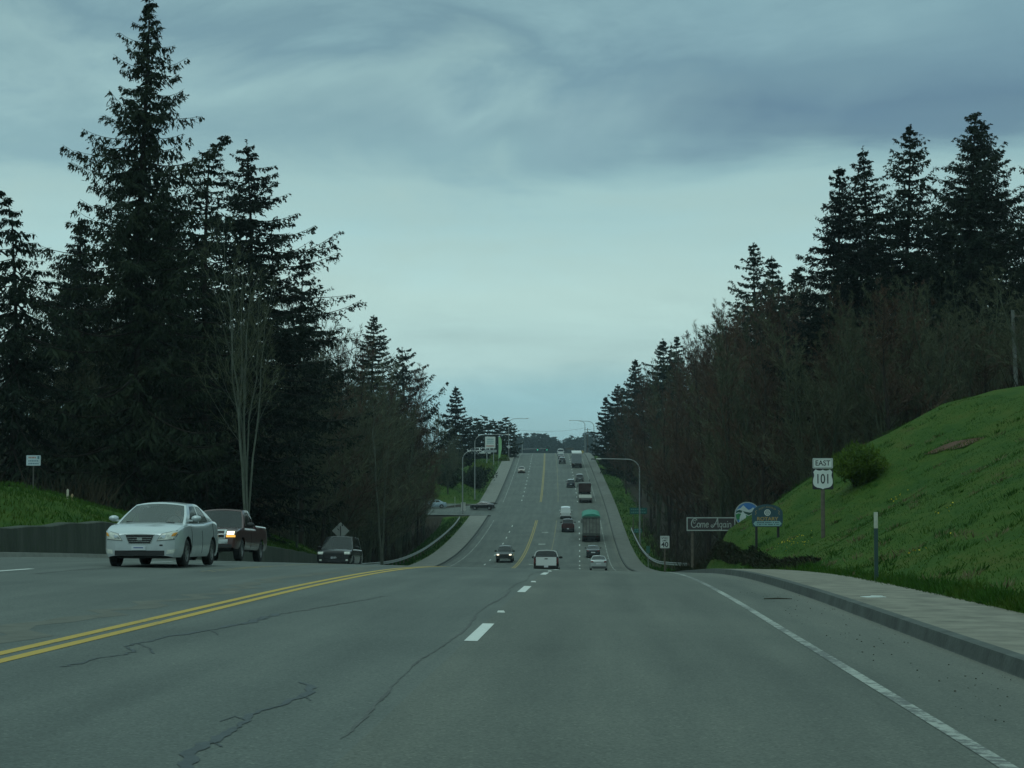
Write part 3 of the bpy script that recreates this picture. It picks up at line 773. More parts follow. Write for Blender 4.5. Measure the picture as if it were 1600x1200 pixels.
def copy_tree(src, loc, rz, sc, label=None, group=None):
    r = src.copy(); col.objects.link(r); r.location = loc; r.rotation_euler = (0, 0, rz); r.scale = sc
    if label: r['label'] = label
    if group: r['group'] = group
    for ch in src.children:
        c = ch.copy(); col.objects.link(c); c.parent = r; c.matrix_parent_inverse = ch.matrix_parent_inverse
    return r
def gloc(x, y, sink=.2): return (x, y, ground(x, y) - sink)
def X_at(u, Y): return (u - 800) / F_PX * Y
def top_h(u, v, Y):                                  # height a tree needs so that its tip shows at v
    x = X_at(u, Y); return EYE + (740 - v) / F_PX * Y - ground(x, Y)
rndv = random.Random(11)

# --- the named conifers, each grown on its own spot
def hero(u, v, Y, label, mat=NEEDLE, extra=0.4, **kw):
    x = X_at(u, Y); H = top_h(u, v, Y) + extra
    return conifer(kw.pop('seed'), H, kw.pop('Rb'), **kw).build('conifer_tree', BARK, mat, label, 'tree', None, gloc(x, Y))
CED = dict(hang=1.1, spray=.34, width=.075, dens=1.15)
FIR = dict(hang=.6, spray=.34, width=.088, dens=1.05)
hero(219, -14, 98, 'tallest shaggy cedar with a ragged open top, cut by the upper picture edge', seed=3, Rb=6.2, slope=0.36, base=.05, step=.52, per=5, droop=.34, up=.34, ragged=.42, power=.80, gap=.04, **CED)
hero(322, 206, 106, 'thin hemlock with its leader bent over, between the tall cedar and the dark fir', seed=8, Rb=5, slope=0.5, base=.06, step=.62, per=4, droop=.42, up=.26, ragged=.25, power=.85, bend=1.0, gap=.04, hang=.6, spray=.28, width=.07, dens=1.1)
hero(386, 220, 112, 'broad black-green fir with heavy stepped boughs left of the valley road', NEEDLE_DK, seed=5, Rb=7.2, slope=0.6, base=.04, step=.62, per=6, droop=.28, up=.30, ragged=.38, power=.68, **FIR)
hero(20, 302, 100, 'drooping hemlock at the left picture edge behind the grass bank', seed=12, Rb=5.2, slope=0.5, base=.04, step=.6, per=5, droop=.50, up=.15, ragged=.3, power=.75, bend=-.8, gap=.03, **CED)
hero(120, 345, 118, 'dark cedar filling the gap between the hemlock and the tallest cedar', NEEDLE_DK, seed=15, Rb=6, slope=0.5, base=.03, step=.55, per=6, droop=.3, up=.2, ragged=.3, power=.6, **CED)
hero(262, 300, 122, 'dense dark fir low behind the tallest cedar', NEEDLE_DK, seed=19, Rb=6.5, slope=0.6, base=.03, step=.55, per=6, droop=.3, up=.2, ragged=.3, power=.5, **FIR)
hero(470, 405, 138, 'stepped fir on the right flank of the broad black-green fir', NEEDLE_DK, seed=27, Rb=6, slope=0.6, base=.38, step=.62, per=5, droop=.25, up=.30, ragged=.5, power=.58, **FIR)
hero(579, 494, 250, 'slim pointed fir rising from the bare trees above the left guardrail', seed=22, Rb=5.2, slope=0.45, base=.5, step=.6, per=6, droop=.2, up=.25, ragged=.25, power=.85, hang=.4, spray=.4, width=.13, dens=1.0)
hero(632, 545, 276, 'lopsided fir reaching long boughs over the left roadside', NEEDLE_DK, seed=31, Rb=5.0, base=.45, step=1.0, per=4, droop=.22, up=.42, ragged=.55, power=.45, gap=.1, side=(.45, 0.0), hang=.7, spray=.45, width=.14, dens=1.2)
hero(711, 606, 405, 'lone pointed fir left of the far hilltop', NEEDLE_DK, seed=35, Rb=6, slope=0.45, base=.08, step=.8, per=5, droop=.25, up=.3, ragged=.3, power=.9, hang=.4, spray=.65, width=.22, dens=.8)
hero(1308, 263, 135, 'narrow fir at the near end of the conifer group above the grass slope', NEEDLE_DK, seed=41, Rb=4.8, slope=0.42, base=.05, step=.55, per=6, droop=.30, up=.30, ragged=.35, power=.85, **FIR)
hero(1357, 229, 138, 'second fir of the group above the grass slope, slim tip', NEEDLE_DK, seed=43, Rb=5.6, slope=0.45, base=.04, step=.55, per=6, droop=.28, up=.30, ragged=.35, power=.85, **FIR)
hero(1419, 196, 136, 'round-shouldered fir in the middle of the group above the grass slope', NEEDLE_DK, seed=47, Rb=6, slope=0.5, base=.04, step=.58, per=6, droop=.25, up=.32, ragged=.48, power=.60, **FIR)
hero(1521, 178, 132, 'tallest fir above the grass slope, with a sharp tip', NEEDLE_DK, seed=53, Rb=6.6, slope=0.5, base=.04, step=.55, per=6, droop=.22, up=.36, ragged=.35, power=.85, **FIR)
hero(1549, 190, 137, 'thin-topped fir close behind the tallest one above the grass slope', NEEDLE_DK, seed=57, Rb=6.4, slope=0.48, base=.04, step=.6, per=6, droop=.20, up=.42, ragged=.4, power=.95, **FIR)
hero(1640, 225, 128, 'fir at the right picture edge above the grass slope', NEEDLE_DK, seed=59, Rb=5.6, slope=0.5, base=.04, step=.6, per=6, droop=.22, up=.36, ragged=.4, power=.7, **FIR)
hero(1470, 320, 146, 'lower fir filling the middle of the group above the grass slope', NEEDLE_DK, seed=61, Rb=6.2, slope=0.6, base=.03, step=.6, per=6, droop=.25, up=.25, ragged=.35, power=.6, **FIR)
MID = dict(hang=.45, spray=.45, width=.14, dens=.8)
hero(1184, 381, 205, 'fir with a sparse crooked tip on the right skyline', seed=63, Rb=5.2, slope=0.5, base=.05, step=.65, per=5, droop=.22, up=.3, ragged=.5, power=.70, **MID)
hero(1207, 402, 208, 'straight fir beside the crooked-tipped one on the right skyline', seed=67, Rb=4.8, slope=0.48, base=.05, step=.62, per=6, droop=.25, up=.3, ragged=.3, power=.8, **MID)
hero(1246, 418, 190, 'small fir between the right skyline pair and the big group', seed=71, Rb=4.2, slope=0.45, base=.05, step=.62, per=6, droop=.25, up=.3, ragged=.3, power=.9, **MID)
FARF = dict(hang=.4, spray=.6, width=.21, dens=.8)
hero(1035, 531, 345, 'round fir standing above the bare trees on the right', seed=73, Rb=6, slope=0.55, base=.05, step=.8, per=6, droop=.2, up=.3, ragged=.35, power=.6, **FARF)
hero(1058, 527, 352, 'thin pale-tipped fir next to the round fir on the right', seed=77, Rb=4.4, slope=0.4, base=.05, step=.85, per=5, droop=.2, up=.3, ragged=.35, power=.9, **FARF)
hero(991, 563, 400, 'fir on the right where the trees step down to the hilltop', seed=79, Rb=6, slope=0.5, base=.05, step=.8, per=6, droop=.2, up=.3, ragged=.35, power=.65, **FARF)
hero(966, 602, 440, 'fir with fringed boughs leaning over the right roadside', NEEDLE_DK, seed=83, Rb=6, slope=0.5, base=.03, step=.8, per=6, droop=.2, up=.35, ragged=.4, power=.6, **FARF)
hero(947, 622, 490, 'slender fir spire nearest the hilltop on the right', NEEDLE_DK, seed=89, Rb=4.6, slope=0.38, base=.03, step=.8, per=6, droop=.2, up=.3, ragged=.3, power=.8, **FARF)

# --- copies for the rows that nothing tells apart
def proto(T, name, tm, lm, label, cat, group):
    return T.build(name, tm, lm, label, cat, group)
used = set()
def put(src, x, y, s, sz=None, label=None, group=None, sink=.2):
    sc = (s, s, sz or s * rndv.uniform(.9, 1.12)); rz = rndv.uniform(0, 6.28); loc = gloc(x, y, sink)
    if src.name not in used:
        used.add(src.name); src.location = loc; src.rotation_euler = (0, 0, rz); src.scale = sc
        if label: src['label'] = label
        if group: src['group'] = group
        return src
    return copy_tree(src, loc, rz, sc, label, group)
G_FAR = 'conifers on the far hilltop'
farfir = [proto(conifer(100 + i, 14, 3.4, base=.02, step=.95, per=5, droop=.2, up=.3, hang=.4, spray=.75, width=.3, dens=.6, ragged=.4, power=.6), 'conifer_tree', BARK, NEEDLE, 'conifer', 'tree', G_FAR) for i in range(3)]
L1 = 'dark conifer in the row behind the roadside signboard on the far hilltop'
for i, (u, v, Y) in enumerate([(732, 655, 520), (744, 652, 525), (757, 650, 530), (770, 654, 528), (782, 657, 535), (790, 652, 530), (798, 660, 522), (739, 664, 512), (764, 662, 512), (723, 668, 508), (750, 660, 514), (776, 664, 516)]):
    x = X_at(u, Y); h = top_h(u, v, Y); put(farfir[i % 3], x, Y, h / 14 * 1.35, h / 14, L1, 'conifers behind the hilltop signboard')
L2 = 'hazy conifer in the wood beyond the crest of the road'
for i in range(84):
    Y = rndv.uniform(1450, 1850); u = 804 + i * 1.5 + rndv.uniform(-2, 2)
    v = (684 + 5 * math.sin(i * .9) + rndv.uniform(-5, 4)) if u < 868 else (692 - (u - 868) * .25 + rndv.uniform(-5, 5))
    x = X_at(u, Y); h = max(6, top_h(u, v, Y)); put(farfir[i % 3], x, Y, h / 14 * 1.3, h / 14, L2, 'hazy wood beyond the crest')

bare = [proto(bare_tree(200 + i, 18, stems=[1, 2, 3, 2][i], spread=.2, first=.12, limbs=[34, 22, 16, 22][i], twigs=13, tw=.042), 'bare_tree', [BARK, BARK_GRN, BARK_GRN, BARK][i], TWIG_BR if i in (0, 3) else TWIG_GR, 'bare tree', 'tree', 'bare trees') for i in range(4)]
LR = 'leafless tree in the thicket on the slope right of the road'
LLf = 'leafless tree in the thicket left of the valley road'
# right slope: skyline height as seen, from near the sign to the hilltop
sky_r = lambda u: np.interp(u, [930, 945, 960, 985, 1010, 1040, 1075, 1100, 1140, 1200, 1270, 1400, 1600, 1700], [700, 655, 640, 600, 585, 570, 552, 520, 487, 470, 452, 440, 425, 420])
nR = 0
for Y in list(np.arange(96, 200, 9.5)) + list(np.arange(200, 520, 16)):
    for rel in (12.5, 17, 22, 28, 36):
        y = Y + rndv.uniform(-4, 4); r = rel + rndv.uniform(-2, 2)
        if y < 130 and r < 16.5: continue
        if y > 330 and rel in (17, 28): continue
        x = float(S(y)) + r; u = 800 + F_PX * x / y
        if u > 1680 or u < 925: continue
        h = EYE + (740 - float(sky_r(u)) - rndv.uniform(-8, 16) - (0 if rel > 20 else 8)) / F_PX * y - ground(x, y)
        h = min(max(h, 7), 27); k = rndv.choice([0, 0, 3, 1, 2]); s = h / 18
        put(bare[k], x, y, max(.75, s), s, LR, 'thicket of bare trees on the right slope'); nR += 1
# left thicket
sky_l = lambda u: np.interp(u, [-100, 0, 120, 300, 480, 530, 560, 600, 640, 665, 690, 705], [420, 420, 400, 420, 470, 505, 508, 545, 590, 635, 655, 690])
nL = 0
for Y in list(np.arange(104, 200, 9)) + list(np.arange(200, 300, 11)):
    for rel in (-25, -29, -34, -40, -48):
        y = Y + rndv.uniform(-4, 4); r = rel + rndv.uniform(-2, 2)
        x = float(S(y)) + r; u = 800 + F_PX * x / y
        if u < -60 or u > 672: continue
        h = EYE + (740 - float(sky_l(u)) - rndv.uniform(-10, 22) - (0 if u > 500 else 60)) / F_PX * y - ground(x, y)
        h = min(max(h, 6), 26); k = rndv.choice([1, 1, 3, 2, 0, 2]); s = h / 18
        put(bare[k], x, y, max(.7, s) * 1.1, s, LLf, 'thicket of bare trees left of the road'); nL += 1
for u, v, Y in ((700, 650, 352), (690, 648, 360), (712, 668, 372), (676, 640, 345), (720, 690, 392), (705, 676, 362)):
    x = X_at(u, Y); h = top_h(u, v, Y); put(bare[1], x, Y, h / 18, h / 18, 'pale leafless tree on the bank beyond the side street', 'bare trees beyond the side street')
T = bare_tree(300, top_h(390, 372, 92) + .5, stems=8, spread=.16, first=.34, limbs=10, twigs=7, tw=.026, rad=.0055)
T.build('bare_tree', BARK_PALE, TWIG_GR, 'pale multi-stemmed leafless tree standing out before the dark firs', 'tree', None, gloc(X_at(386, 92), 92))
for u, v, Y, lb in ((598, 600, 165, 'thin pale leaning trunk above the black suv'), (465, 560, 120, 'slim pale bare tree between the multi-stemmed tree and the black suv')):
    T = bare_tree(310 + u, top_h(u, v, Y), stems=2, spread=.12, first=.4, limbs=9, twigs=6, tw=.03, rad=.0075)
    T.build('bare_tree', BARK_PALE, TWIG_GR, lb, 'tree', None, gloc(X_at(u, Y), Y))
# dark firs standing behind the bare trees
# front of the right thicket, below the conifer group
for i in range(34):
    u = 1168 + i * 14.5 + rndv.uniform(-8, 8); Y = rndv.uniform(104, 126); x = X_at(u, Y)
    if x - float(S(Y)) < 14: continue
    h = max(5, top_h(u, 452 + rndv.uniform(-14, 70), Y)); put(bare[(1, 2, 0, 2, 1, 3)[i % 6]], x, Y, max(.7, h / 18 * 1.15), h / 18, LR, 'thicket of bare trees on the right slope')
# front row of the left thicket, by the guardrail
for i in range(26):
    Y = 150 + i * 5.6; r = -23.6 - rndv.uniform(0, 2.5); x = float(S(Y)) + r; u = 800 + F_PX * x / Y
    if u > 672: continue
    h = min(22, max(6, EYE + (740 - float(sky_l(u)) - rndv.uniform(0, 40)) / F_PX * Y - ground(x, Y))); put(bare[(1, 2, 1, 0)[i % 4]], x, Y, h / 18 * 1.1, h / 18, LLf, 'thicket of bare trees left of the road')
for src in farfir + bare:
    assert src.name in used

# --- undergrowth, brush, shrubs and grass
def scatter_blades(name, pts, length, width, lean, mat, label, cat, seed, vert=1.0):
    rng = np.random.default_rng(seed); n = len(pts); T = Tree(); pts = np.asarray(pts)
    d = unit(rng, n) * lean; d[:, 2] = np.abs(d[:, 2]) + vert; d /= np.linalg.norm(d, axis=1, keepdims=True)
    T.blades(pts, pts + d * (length * rng.uniform(.5, 1.3, n))[:, None], width * rng.uniform(.6, 1.4, n), rng)
    o = np_mesh(name, np.concatenate(T.lv), np.concatenate(T.lf), mat)
    return tag(o, label, cat, kind='stuff')
def spots(n, seed, f, relr, yr, ypow=1.0):
    rng = np.random.default_rng(seed); out = np.zeros((0, 3))
    while len(out) < n:
        y = yr[0] + (yr[1] - yr[0]) * rng.random(n) ** ypow; r = rng.uniform(*relr, n); k = f(r, y, rng); r, y = r[k], y[k]; x = S(y) + r
        out = np.concatenate([out, np.stack([x, y, ground_np(x, y)], 1)])
    return out[:n]
def bump_np(x, y): return np.sin(x * .9 + 1.3 * np.sin(y * .37)) * np.sin(y * .53 + 1.1 * np.sin(x * .31))
def clump(r, y, rng): return rng.random(len(r)) < .35 + .65 * (.5 + .5 * bump_np(r * 2.2, y * 1.4))
def every(r, y, rng): return np.ones(len(r), bool)
g1 = spots(64000, 1, clump, (7.02, 19), (14, 92), 1.4)
scatter_blades('grass', g1, np.full(len(g1), .075), np.full(len(g1), .016), 1.1, GRASSM, 'rough grass covering the slope right of the road', 'grass', 21)
g1 = spots(14000, 5, every, (6.80, 7.5), (14, 70), 1.3)
scatter_blades('grass', g1, np.full(len(g1), .19), np.full(len(g1), .022), 1.3, GRASSM, 'overhanging grass fringe along the right sidewalk', 'grass', 25)
g2 = spots(20000, 2, clump, (-23, -16.75), (44, 138))
scatter_blades('grass', g2, np.full(len(g2), .2), np.full(len(g2), .035), .9, GRASSM, 'rough grass on the bank above the retaining wall', 'grass', 22)
g3 = np.concatenate([spots(9000, 3, clump, (-23.5, -19.1), (140, 310)), spots(6000, 4, clump, (7.3, 12), (150, 520)), spots(9000, 6, clump, (-40, -19.2), (348, 500))])
scatter_blades('grass', g3, np.full(len(g3), .42), np.full(len(g3), .09), 1.0, GRASSM, 'verge grass along the valley road', 'grass', 23)
# dead brush below the grass slope: stems laid over down the bank
def brush():
    rng = np.random.default_rng(9); pts, tips = [], []
    hgt = hermite([(50, .10), (62, .22), (75, .30), (88, .30), (97, .42), (108, .62), (118, .7), (132, .55), (146, .25)])
    rr = random.Random(9)
    for _ in range(24000):                                    # low rounded cushions, twigs pointing outwards
        y = rr.uniform(52, 146); r = 7.15 + rr.random() ** 1.2 * (.7 if y < 75 else .45 if y < 95 else 2.3); x = float(S(y)) + r
        h = float(hgt(y)) * (.70 + .30 * bump2(x * 2.1, y * .8)); z = ground(x, y) + h * rr.random() ** .4
        pts.append((x, y, z)); tips.append((x - rr.uniform(-.08, .16), y + rr.uniform(-.2, .12), z + rr.uniform(-.02, .14)))
    T = Tree(); T.blades(np.array(pts), np.array(tips), rng.uniform(.025, .06, len(pts)), rng)
    tag(np_mesh('dead_brush', np.concatenate(T.lv), np.concatenate(T.lf), BRUSH), 'low dark brown shrub bed below the grass slope', 'brush', kind='stuff')
brush()
u1 = spots(26000, 7, lambda r, y, q: (y > 100) | (r > 21), (9.5, 40), (92, 300), 1.5)
scatter_blades('undergrowth', u1, np.full(len(u1), 1.7), np.full(len(u1), .06), .8, BRUSH, 'tangled leafless undergrowth beneath the right trees', 'undergrowth', 31, 1.0)
u2 = spots(26000, 8, every, (-50, -23.5), (90, 300), 1.3)
scatter_blades('undergrowth', u2, np.full(len(u2), 2.0), np.full(len(u2), .06), .8, BRUSH, 'tangled leafless undergrowth beneath the left trees', 'undergrowth', 32, 1.0)
def shrub(x, y, w, h, seed, label, group=None, n=9000, mat=None, leaf=.16, lw=.05):
    rng = np.random.default_rng(seed); T = Tree()
    for k in range(7):
        a = rng.uniform(0, 6.28); e = np.array([math.cos(a) * w * .3, math.sin(a) * w * .3, h * rng.uniform(.5, .8)]); t = np.linspace(0, 1, 5)[:, None]
        T.tube(e * t + np.array([0, 0, .1 * h]) * np.sin(t * 3.1), np.linspace(.03, .008, 5), 4)
    c = rng.normal(size=(16, 3)) * np.array([w * .24, w * .24, h * .18]) + np.array([0, 0, h * .42]); ci = rng.integers(0, 16, n)
    b = c[ci] + unit(rng, n) * (rng.uniform(.25, 1, n) ** .5 * w * .26)[:, None]; b[:, 2] = np.maximum(b[:, 2], .05)
    d = unit(rng, n) + np.array([0, 0, .7]); T.blades(b, b + d * leaf * rng.uniform(.5, 1.4, n)[:, None], np.full(n, lw), rng)
    return T.build('shrub', BARK, mat or SHRUBM, label, 'shrub', group, gloc(x, y, .3), crown='foliage')
shrub(X_at(1337, 74), 74, 2.1, 2.25, 3, 'round yellow-green broom bush on the grass slope beside the highway marker')
for i, (u, Y, w, h) in enumerate([(746, 400, 6, 2.6), (752, 432, 5, 2.2), (738, 378, 6, 3), (782, 500, 4, 1.5), (700, 362, 5, 4)]):
    shrub(X_at(u, Y), Y, w, h, 40 + i, 'rounded dark green shrub on the bank beyond the side street', 'shrubs on the far left bank', 2600, SHRUBM if i % 2 else NEEDLE, .5, .2)
# bare soil patch high on the slope, lying on the ground
def sight(u, v, y0=30.0, y1=110.0):                          # first ground met along a sight line
    y = y0
    while y < y1:
        p = at(u, v, y)
        if ground(p.x, y) >= p.z: return Vector((p.x, y, ground(p.x, y)))
        y += .25
    return at(u, v, y1)
def soil():
    edge = [(1442, 713), (1456, 706), (1474, 698), (1492, 692), (1510, 688), (1526, 686), (1541, 684), (1533, 690), (1520, 695), (1506, 699), (1492, 703), (1476, 706), (1460, 711)]
    V = [sight(u, v) + Vector((0, 0, .035)) for u, v in edge]; n = len(V); c = sum(V, Vector()) / n; c.z = ground(c.x, c.y) + .05
    b = MB(); b.add(V + [c], [(i, (i + 1) % n, n) for i in range(n)]); tag(b.build('bare_soil', SOILM), kind='structure')
    rng = np.random.default_rng(77); pts = []
    for i in range(n):                                       # turf edge grown ragged over the soil
        a_, b_ = V[i], V[(i + 1) % n]
        for t in rng.uniform(0, 1, 45): p = a_ + (b_ - a_) * t; pts.append((p.x + rng.normal() * .08, p.y + rng.normal() * .25, ground(p.x, p.y)))
    scatter_blades('grass', np.array(pts), np.full(len(pts), .13), np.full(len(pts), .02), 1.2, GRASSM, 'ragged turf edge round the bare soil', 'grass', 41)
soil()
def tufts():                                                 # coarser weeds and dead tussocks standing out of the mown slope
    for seed, n, mat, nm, lb, ln in ((51, 260, GRASSM, 'weeds', 'coarse weed tussocks dotted over the right grass slope', .17), (52, 150, simple('dead_grass', (.13, .11, .05), .9), 'weeds', 'dry straw-coloured tussocks dotted over the right grass slope', .16)):
        c = spots(n, seed, every, (7.3, 18), (18, 90), 1.2); rng = np.random.default_rng(seed); k = 26
        p = np.repeat(c, k, 0) + rng.normal(size=(n * k, 3)) * np.array([.10, .14, 0]); p[:, 2] = ground_np(p[:, 0], p[:, 1])
        scatter_blades(nm, p, np.full(len(p), ln), np.full(len(p), .022), 1.2, mat, lb, 'weeds', seed)
    rng = np.random.default_rng(53); pts = []
    for u, v in ((1226, 848), (1234, 851), (1246, 850), (1252, 853), (1238, 847), (1222, 853), (1440, 862), (1480, 800), (1400, 780)):
        q = sight(u, v, 40); pts += [(q.x + rng.normal() * .2, q.y + rng.normal() * .5) for _ in range(9)]
    pts = np.array([(x, y, ground(x, y) + .08) for x, y in pts])
    scatter_blades('dandelions', pts, np.full(len(pts), .05), np.full(len(pts), .05), 2.0, simple('dandelion_yellow', (.55, .42, .03), .8), 'yellow dandelion flowers in the grass slope', 'flowers', 54)
tufts()

# ------------------------------------------------------------------ vehicles
def body_bvh(*mbs):
    V, Fc = [], []
    for m in mbs:
        o = len(V); V += [Vector(p) for p in m.v]; Fc += [tuple(i + o for i in f) for f in m.f]
    return BVHTree.FromPolygons(V, Fc)
def decal(bvh, quad, side, mat, name, parent, off=.008, n=6, m=4, mb=None):
    """a panel pressed on the bodywork: quad = four (a, z) corners in order, cast onto the body from 'front', 'rear', 'left' or 'right'"""
    b = mb or MB(); (a0, z0), (a1, z1), (a2, z2), (a3, z3) = quad
    top, base = [], []
    dirs = {'front': Vector((0, -1, 0)), 'rear': Vector((0, 1, 0)), 'right': Vector((-1, 0, 0)), 'left': Vector((1, 0, 0))}; d = dirs[side]
    last = None
    for j in range(m + 1):
        for i in range(n + 1):
            u, v = i / n, j / m
            a = (a0 * (1 - u) + a1 * u) * (1 - v) + (a3 * (1 - u) + a2 * u) * v; z = (z0 * (1 - u) + z1 * u) * (1 - v) + (z3 * (1 - u) + z2 * u) * v
            o = Vector((a, 0, z)) - d * 12 if side in ('front', 'rear') else Vector((0, a, z)) - d * 12
            hit = bvh.ray_cast(o, d)[0]
            if hit is None: hit = last if last is not None else o + d * 11
            last = hit; p = Vector((a, hit.y, z)) if side in ('front', 'rear') else Vector((hit.x, a, z))
            top.append(p - d * off); base.append(p + d * .02)
    w = n + 1; Fc = [(j * w + i, j * w + i + 1, (j + 1) * w + i + 1, (j + 1) * w + i) for j in range(m) for i in range(n)]
    ring = [i for i in range(w)] + [j * w + n for j in range(1, m + 1)] + [m * w + i for i in range(n - 1, -1, -1)] + [j * w for j in range(m - 1, 0, -1)]
    K = len(top); V = top + [base[i] for i in ring]; L = len(ring)
    Fc += [(ring[i], K + i, K + (i + 1) % L, ring[(i + 1) % L]) for i in range(L)]
    b.add(V, Fc)
    return None if mb else b.build(name, mat, parent, True, 35)

def wheel(parent, x, y, r, w, rimmat, spokes=6):
    s = 1 if x > 0 else -1
    b = MB(); prof = [(-w / 2, r * .62), (-w / 2, r * .9), (-w * .38, r), (w * .38, r), (w / 2, r * .9), (w / 2, r * .62), (w * .3, r * .6)]
    b.lathe_x(prof, 26); o = b.build('wheel', RUBBER, parent, True, 50); o.location = (x, y, r)
    b = MB(); e = s * w * .36
    b.lathe_x([(s * w * .47, r * .66), (s * w * .44, r * .58), (e * .6, r * .56), (e * .5, 0.001)], 24)
    for k in range(spokes):
        a = 2 * math.pi * k / spokes + .3; rot = Matrix.Rotation(a, 3, 'X'); b.box(rot @ Vector((e * .95, 0, r * .33)), (.03, r * .16, r * .52), rot=rot)
    b.lathe_x([(e * 1.05, 0.001), (e * 1.05, r * .13), (e * .7, r * .16)], 14)
    b.build('rim', rimmat, o, True, 45)
    return o

def vehicle(name, label, cat, spec, rel, Y, away, group=None, dyaw=0.0, loc=None, yaw=None):
    sp = dict(L=4.5, W=1.78, zs=.22, zb=.95, r=.32, ax=(1.30, -1.36), nose=.62, tail=.82, crown=.035, clear=False, rim=RIMM, tw=.2)
    sp.update(spec); L, W = sp['L'], sp['W']; hw = W / 2; zs, r = sp['zs'], sp['r']; zb = sp['zb']
    p = P(rel, Y) if loc is None else Vector(loc)
    g = grade(Y); h = -heading(Y) + dyaw
    if yaw is not None: rot = (0, 0, yaw)
    else: rot = (g, 0, h) if away else (-g, 0, h + math.pi)
    root = empty(name, p, rot, label, cat, group)
    tk = sp['top']                                              # (y, z) of the bonnet, waist and boot line, rear to front
    ztop = lambda y: float(np.interp(y, [q[0] for q in tk], [q[1] for q in tk]))
    nf = sp.get('noser', [(0, sp['nose']), (.03, sp['nose'] + .13), (.1, .87), (.25, .945), (.5, .985), (.9, 1)])
    tf = sp.get('tailr', [(0, sp['tail']), (.03, sp['tail'] + .07), (.1, .94), (.3, .985), (.6, 1)])
    wf = lambda y: min(float(np.interp(L / 2 - y, [q[0] for q in nf], [q[1] for q in nf])), float(np.interp(y + L / 2, [q[0] for q in tf], [q[1] for q in tf])))
    ra = r + .065
    def low(y):
        z = zs
        for a in sp['ax']:
            d = abs(y - a)
            if d < ra: z = max(z, r + math.sqrt(max(0, ra * ra - d * d)))
        e = min(L / 2 - y, y + L / 2)
        return max(z, zs + max(0, .12 - e) * .35)
    prof = lambda z: float(np.interp((z - zs) / (zb - zs), [0, .12, .3, .55, .78, .95, 1.15, 1.4], [.93, .975, .995, 1, .985, .965, .94, .90]))
    ys = set(np.round(np.linspace(-L / 2, L / 2, 34), 3))
    for a in sp['ax']:
        ys |= set(np.round(a + ra * np.sin(np.linspace(-1.5707, 1.5707, 17)), 3)); ys |= {round(a - ra - .004, 3), round(a + ra + .004, 3)}
    ys |= {round(L / 2 - e, 3) for e in (.02, .05, .1, .17, .25, .35)} | {round(-L / 2 + e, 3) for e in (.02, .06, .12, .2)}
    bed = sp.get('bed')
    if bed: ys |= {round(bed[0] + .001, 3), round(bed[0] - .001, 3)}
    ys = sorted(ys); B = MB(); rows = []; NS = 9
    for y in ys:
        lo = low(y); zt = ztop(y); w_ = hw * wf(y); row = []
        zsh = zt - .05; lo2 = min(lo, zsh - .03)
        for i in range(NS):
            z = lo2 + (zsh - lo2) * i / (NS - 1); row.append((w_ * prof(z), y, z))
        xs = row[-1][0]
        if bed and y < bed[0]:
            row += [(xs - .03, y, zt), (xs - .09, y, zt), (xs - .09, y, bed[1]), (0, y, bed[1])]
        else:
            cr = sp['crown']; row += [(xs - .035, y, zt - .008), (xs * .72, y, zt + cr * .5), (xs * .36, y, zt + cr * .9), (0, y, zt + cr)]
        full = row + [(-q[0], q[1], q[2]) for q in row[-2::-1]]; rows.append(full)
    n = len(rows[0]); cab = sp['cab']
    V = [q for rw in rows for q in rw]; Fc, mi = [], []
    for j in range(len(ys) - 1):
        ym = (ys[j] + ys[j + 1]) / 2
        for i in range(n - 1):
            Fc.append((j * n + i, (j + 1) * n + i, (j + 1) * n + i + 1, j * n + i + 1))
            dark = (NS + 0 <= i < n - NS - 1 and cab['rb'] + .12 < ym < cab['c'] - .12) or (bed and ym < bed[0] and NS + 1 <= i < n - NS - 2)
            mi.append(1 if dark else 0)
    B.v = V; B.f = Fc; B.mi = mi
    B.add(rows[-1], [tuple(range(n))], 0)
    if not bed: B.add(rows[0], [tuple(range(n))[::-1]], 0)
    B.build('body', [sp['paint'], SEATM if not bed else BLACKP], root, True, 32)
    # underbody and wheel housings
    U = MB(); U.box((0, 0, zs + .09), (W - .62, L - .5, .22)); U.build('underbody', BLACKP, root)
    for a in sp['ax']:
        for s in (-1, 1):
            A = MB(); th = np.linspace(-.1, math.pi + .1, 15)
            V = [(s * (hw * .955 - dx), a + (ra + .004) * math.cos(t), r + (ra + .004) * math.sin(t)) for dx in (0, .34) for t in th]
            A.add(V, [(i, i + 1, 15 + i + 1, 15 + i) for i in range(14)] + [tuple(range(15, 30))]); A.build('wheel_arch', BLACKP, root)
            wheel(root, s * (hw - sp['tw'] / 2 - .025), a, r, sp['tw'], sp['rim'])
    # cabin: pillars, rails and roof in body colour, glass between them
    c, rf, rr, rb, zr, wr = cab['c'], cab['rf'], cab['rr'], cab['rb'], cab['z'], cab['w']; b1, b2 = cab.get('b1', .16), cab.get('b2', .10)
    wbf = lambda y: hw * wf(y) * prof(ztop(y)) - .055
    arc = cab.get('arc', .03)
    def side_pt(sb, st, t, sg):
        yb = c + (rb - c) * sb; yt = rf + (rr - rf) * st
        x0, z0 = wbf(yb), ztop(yb) - .015; x1 = wr * (1 - .03 * (2 * st - 1) ** 2); z1 = zr - .045 + arc * (1 - (2 * st - 1) ** 2)
        return (sg * (x0 + (x1 - x0) * t + .025 * math.sin(math.pi * t)), yb + (yt - yb) * t, z0 + (z1 - z0) * t)
    K = MB(); glass = GLASS_CLEAR if sp['clear'] else GLASS
    panes = cab['panes']; ed = []; cur = 0.0
    segs = []                                                   # (sb0, sb1, st0, st1, is_glass)
    pb = pt = 0.0
    for (s0, s1, t0, t1) in panes: segs.append((pb, s0, pt, t0, 0)); segs.append((s0, s1, t0, t1, 1)); pb, pt = s1, t1
    segs.append((pb, 1.0, pt, 1.0, 0))
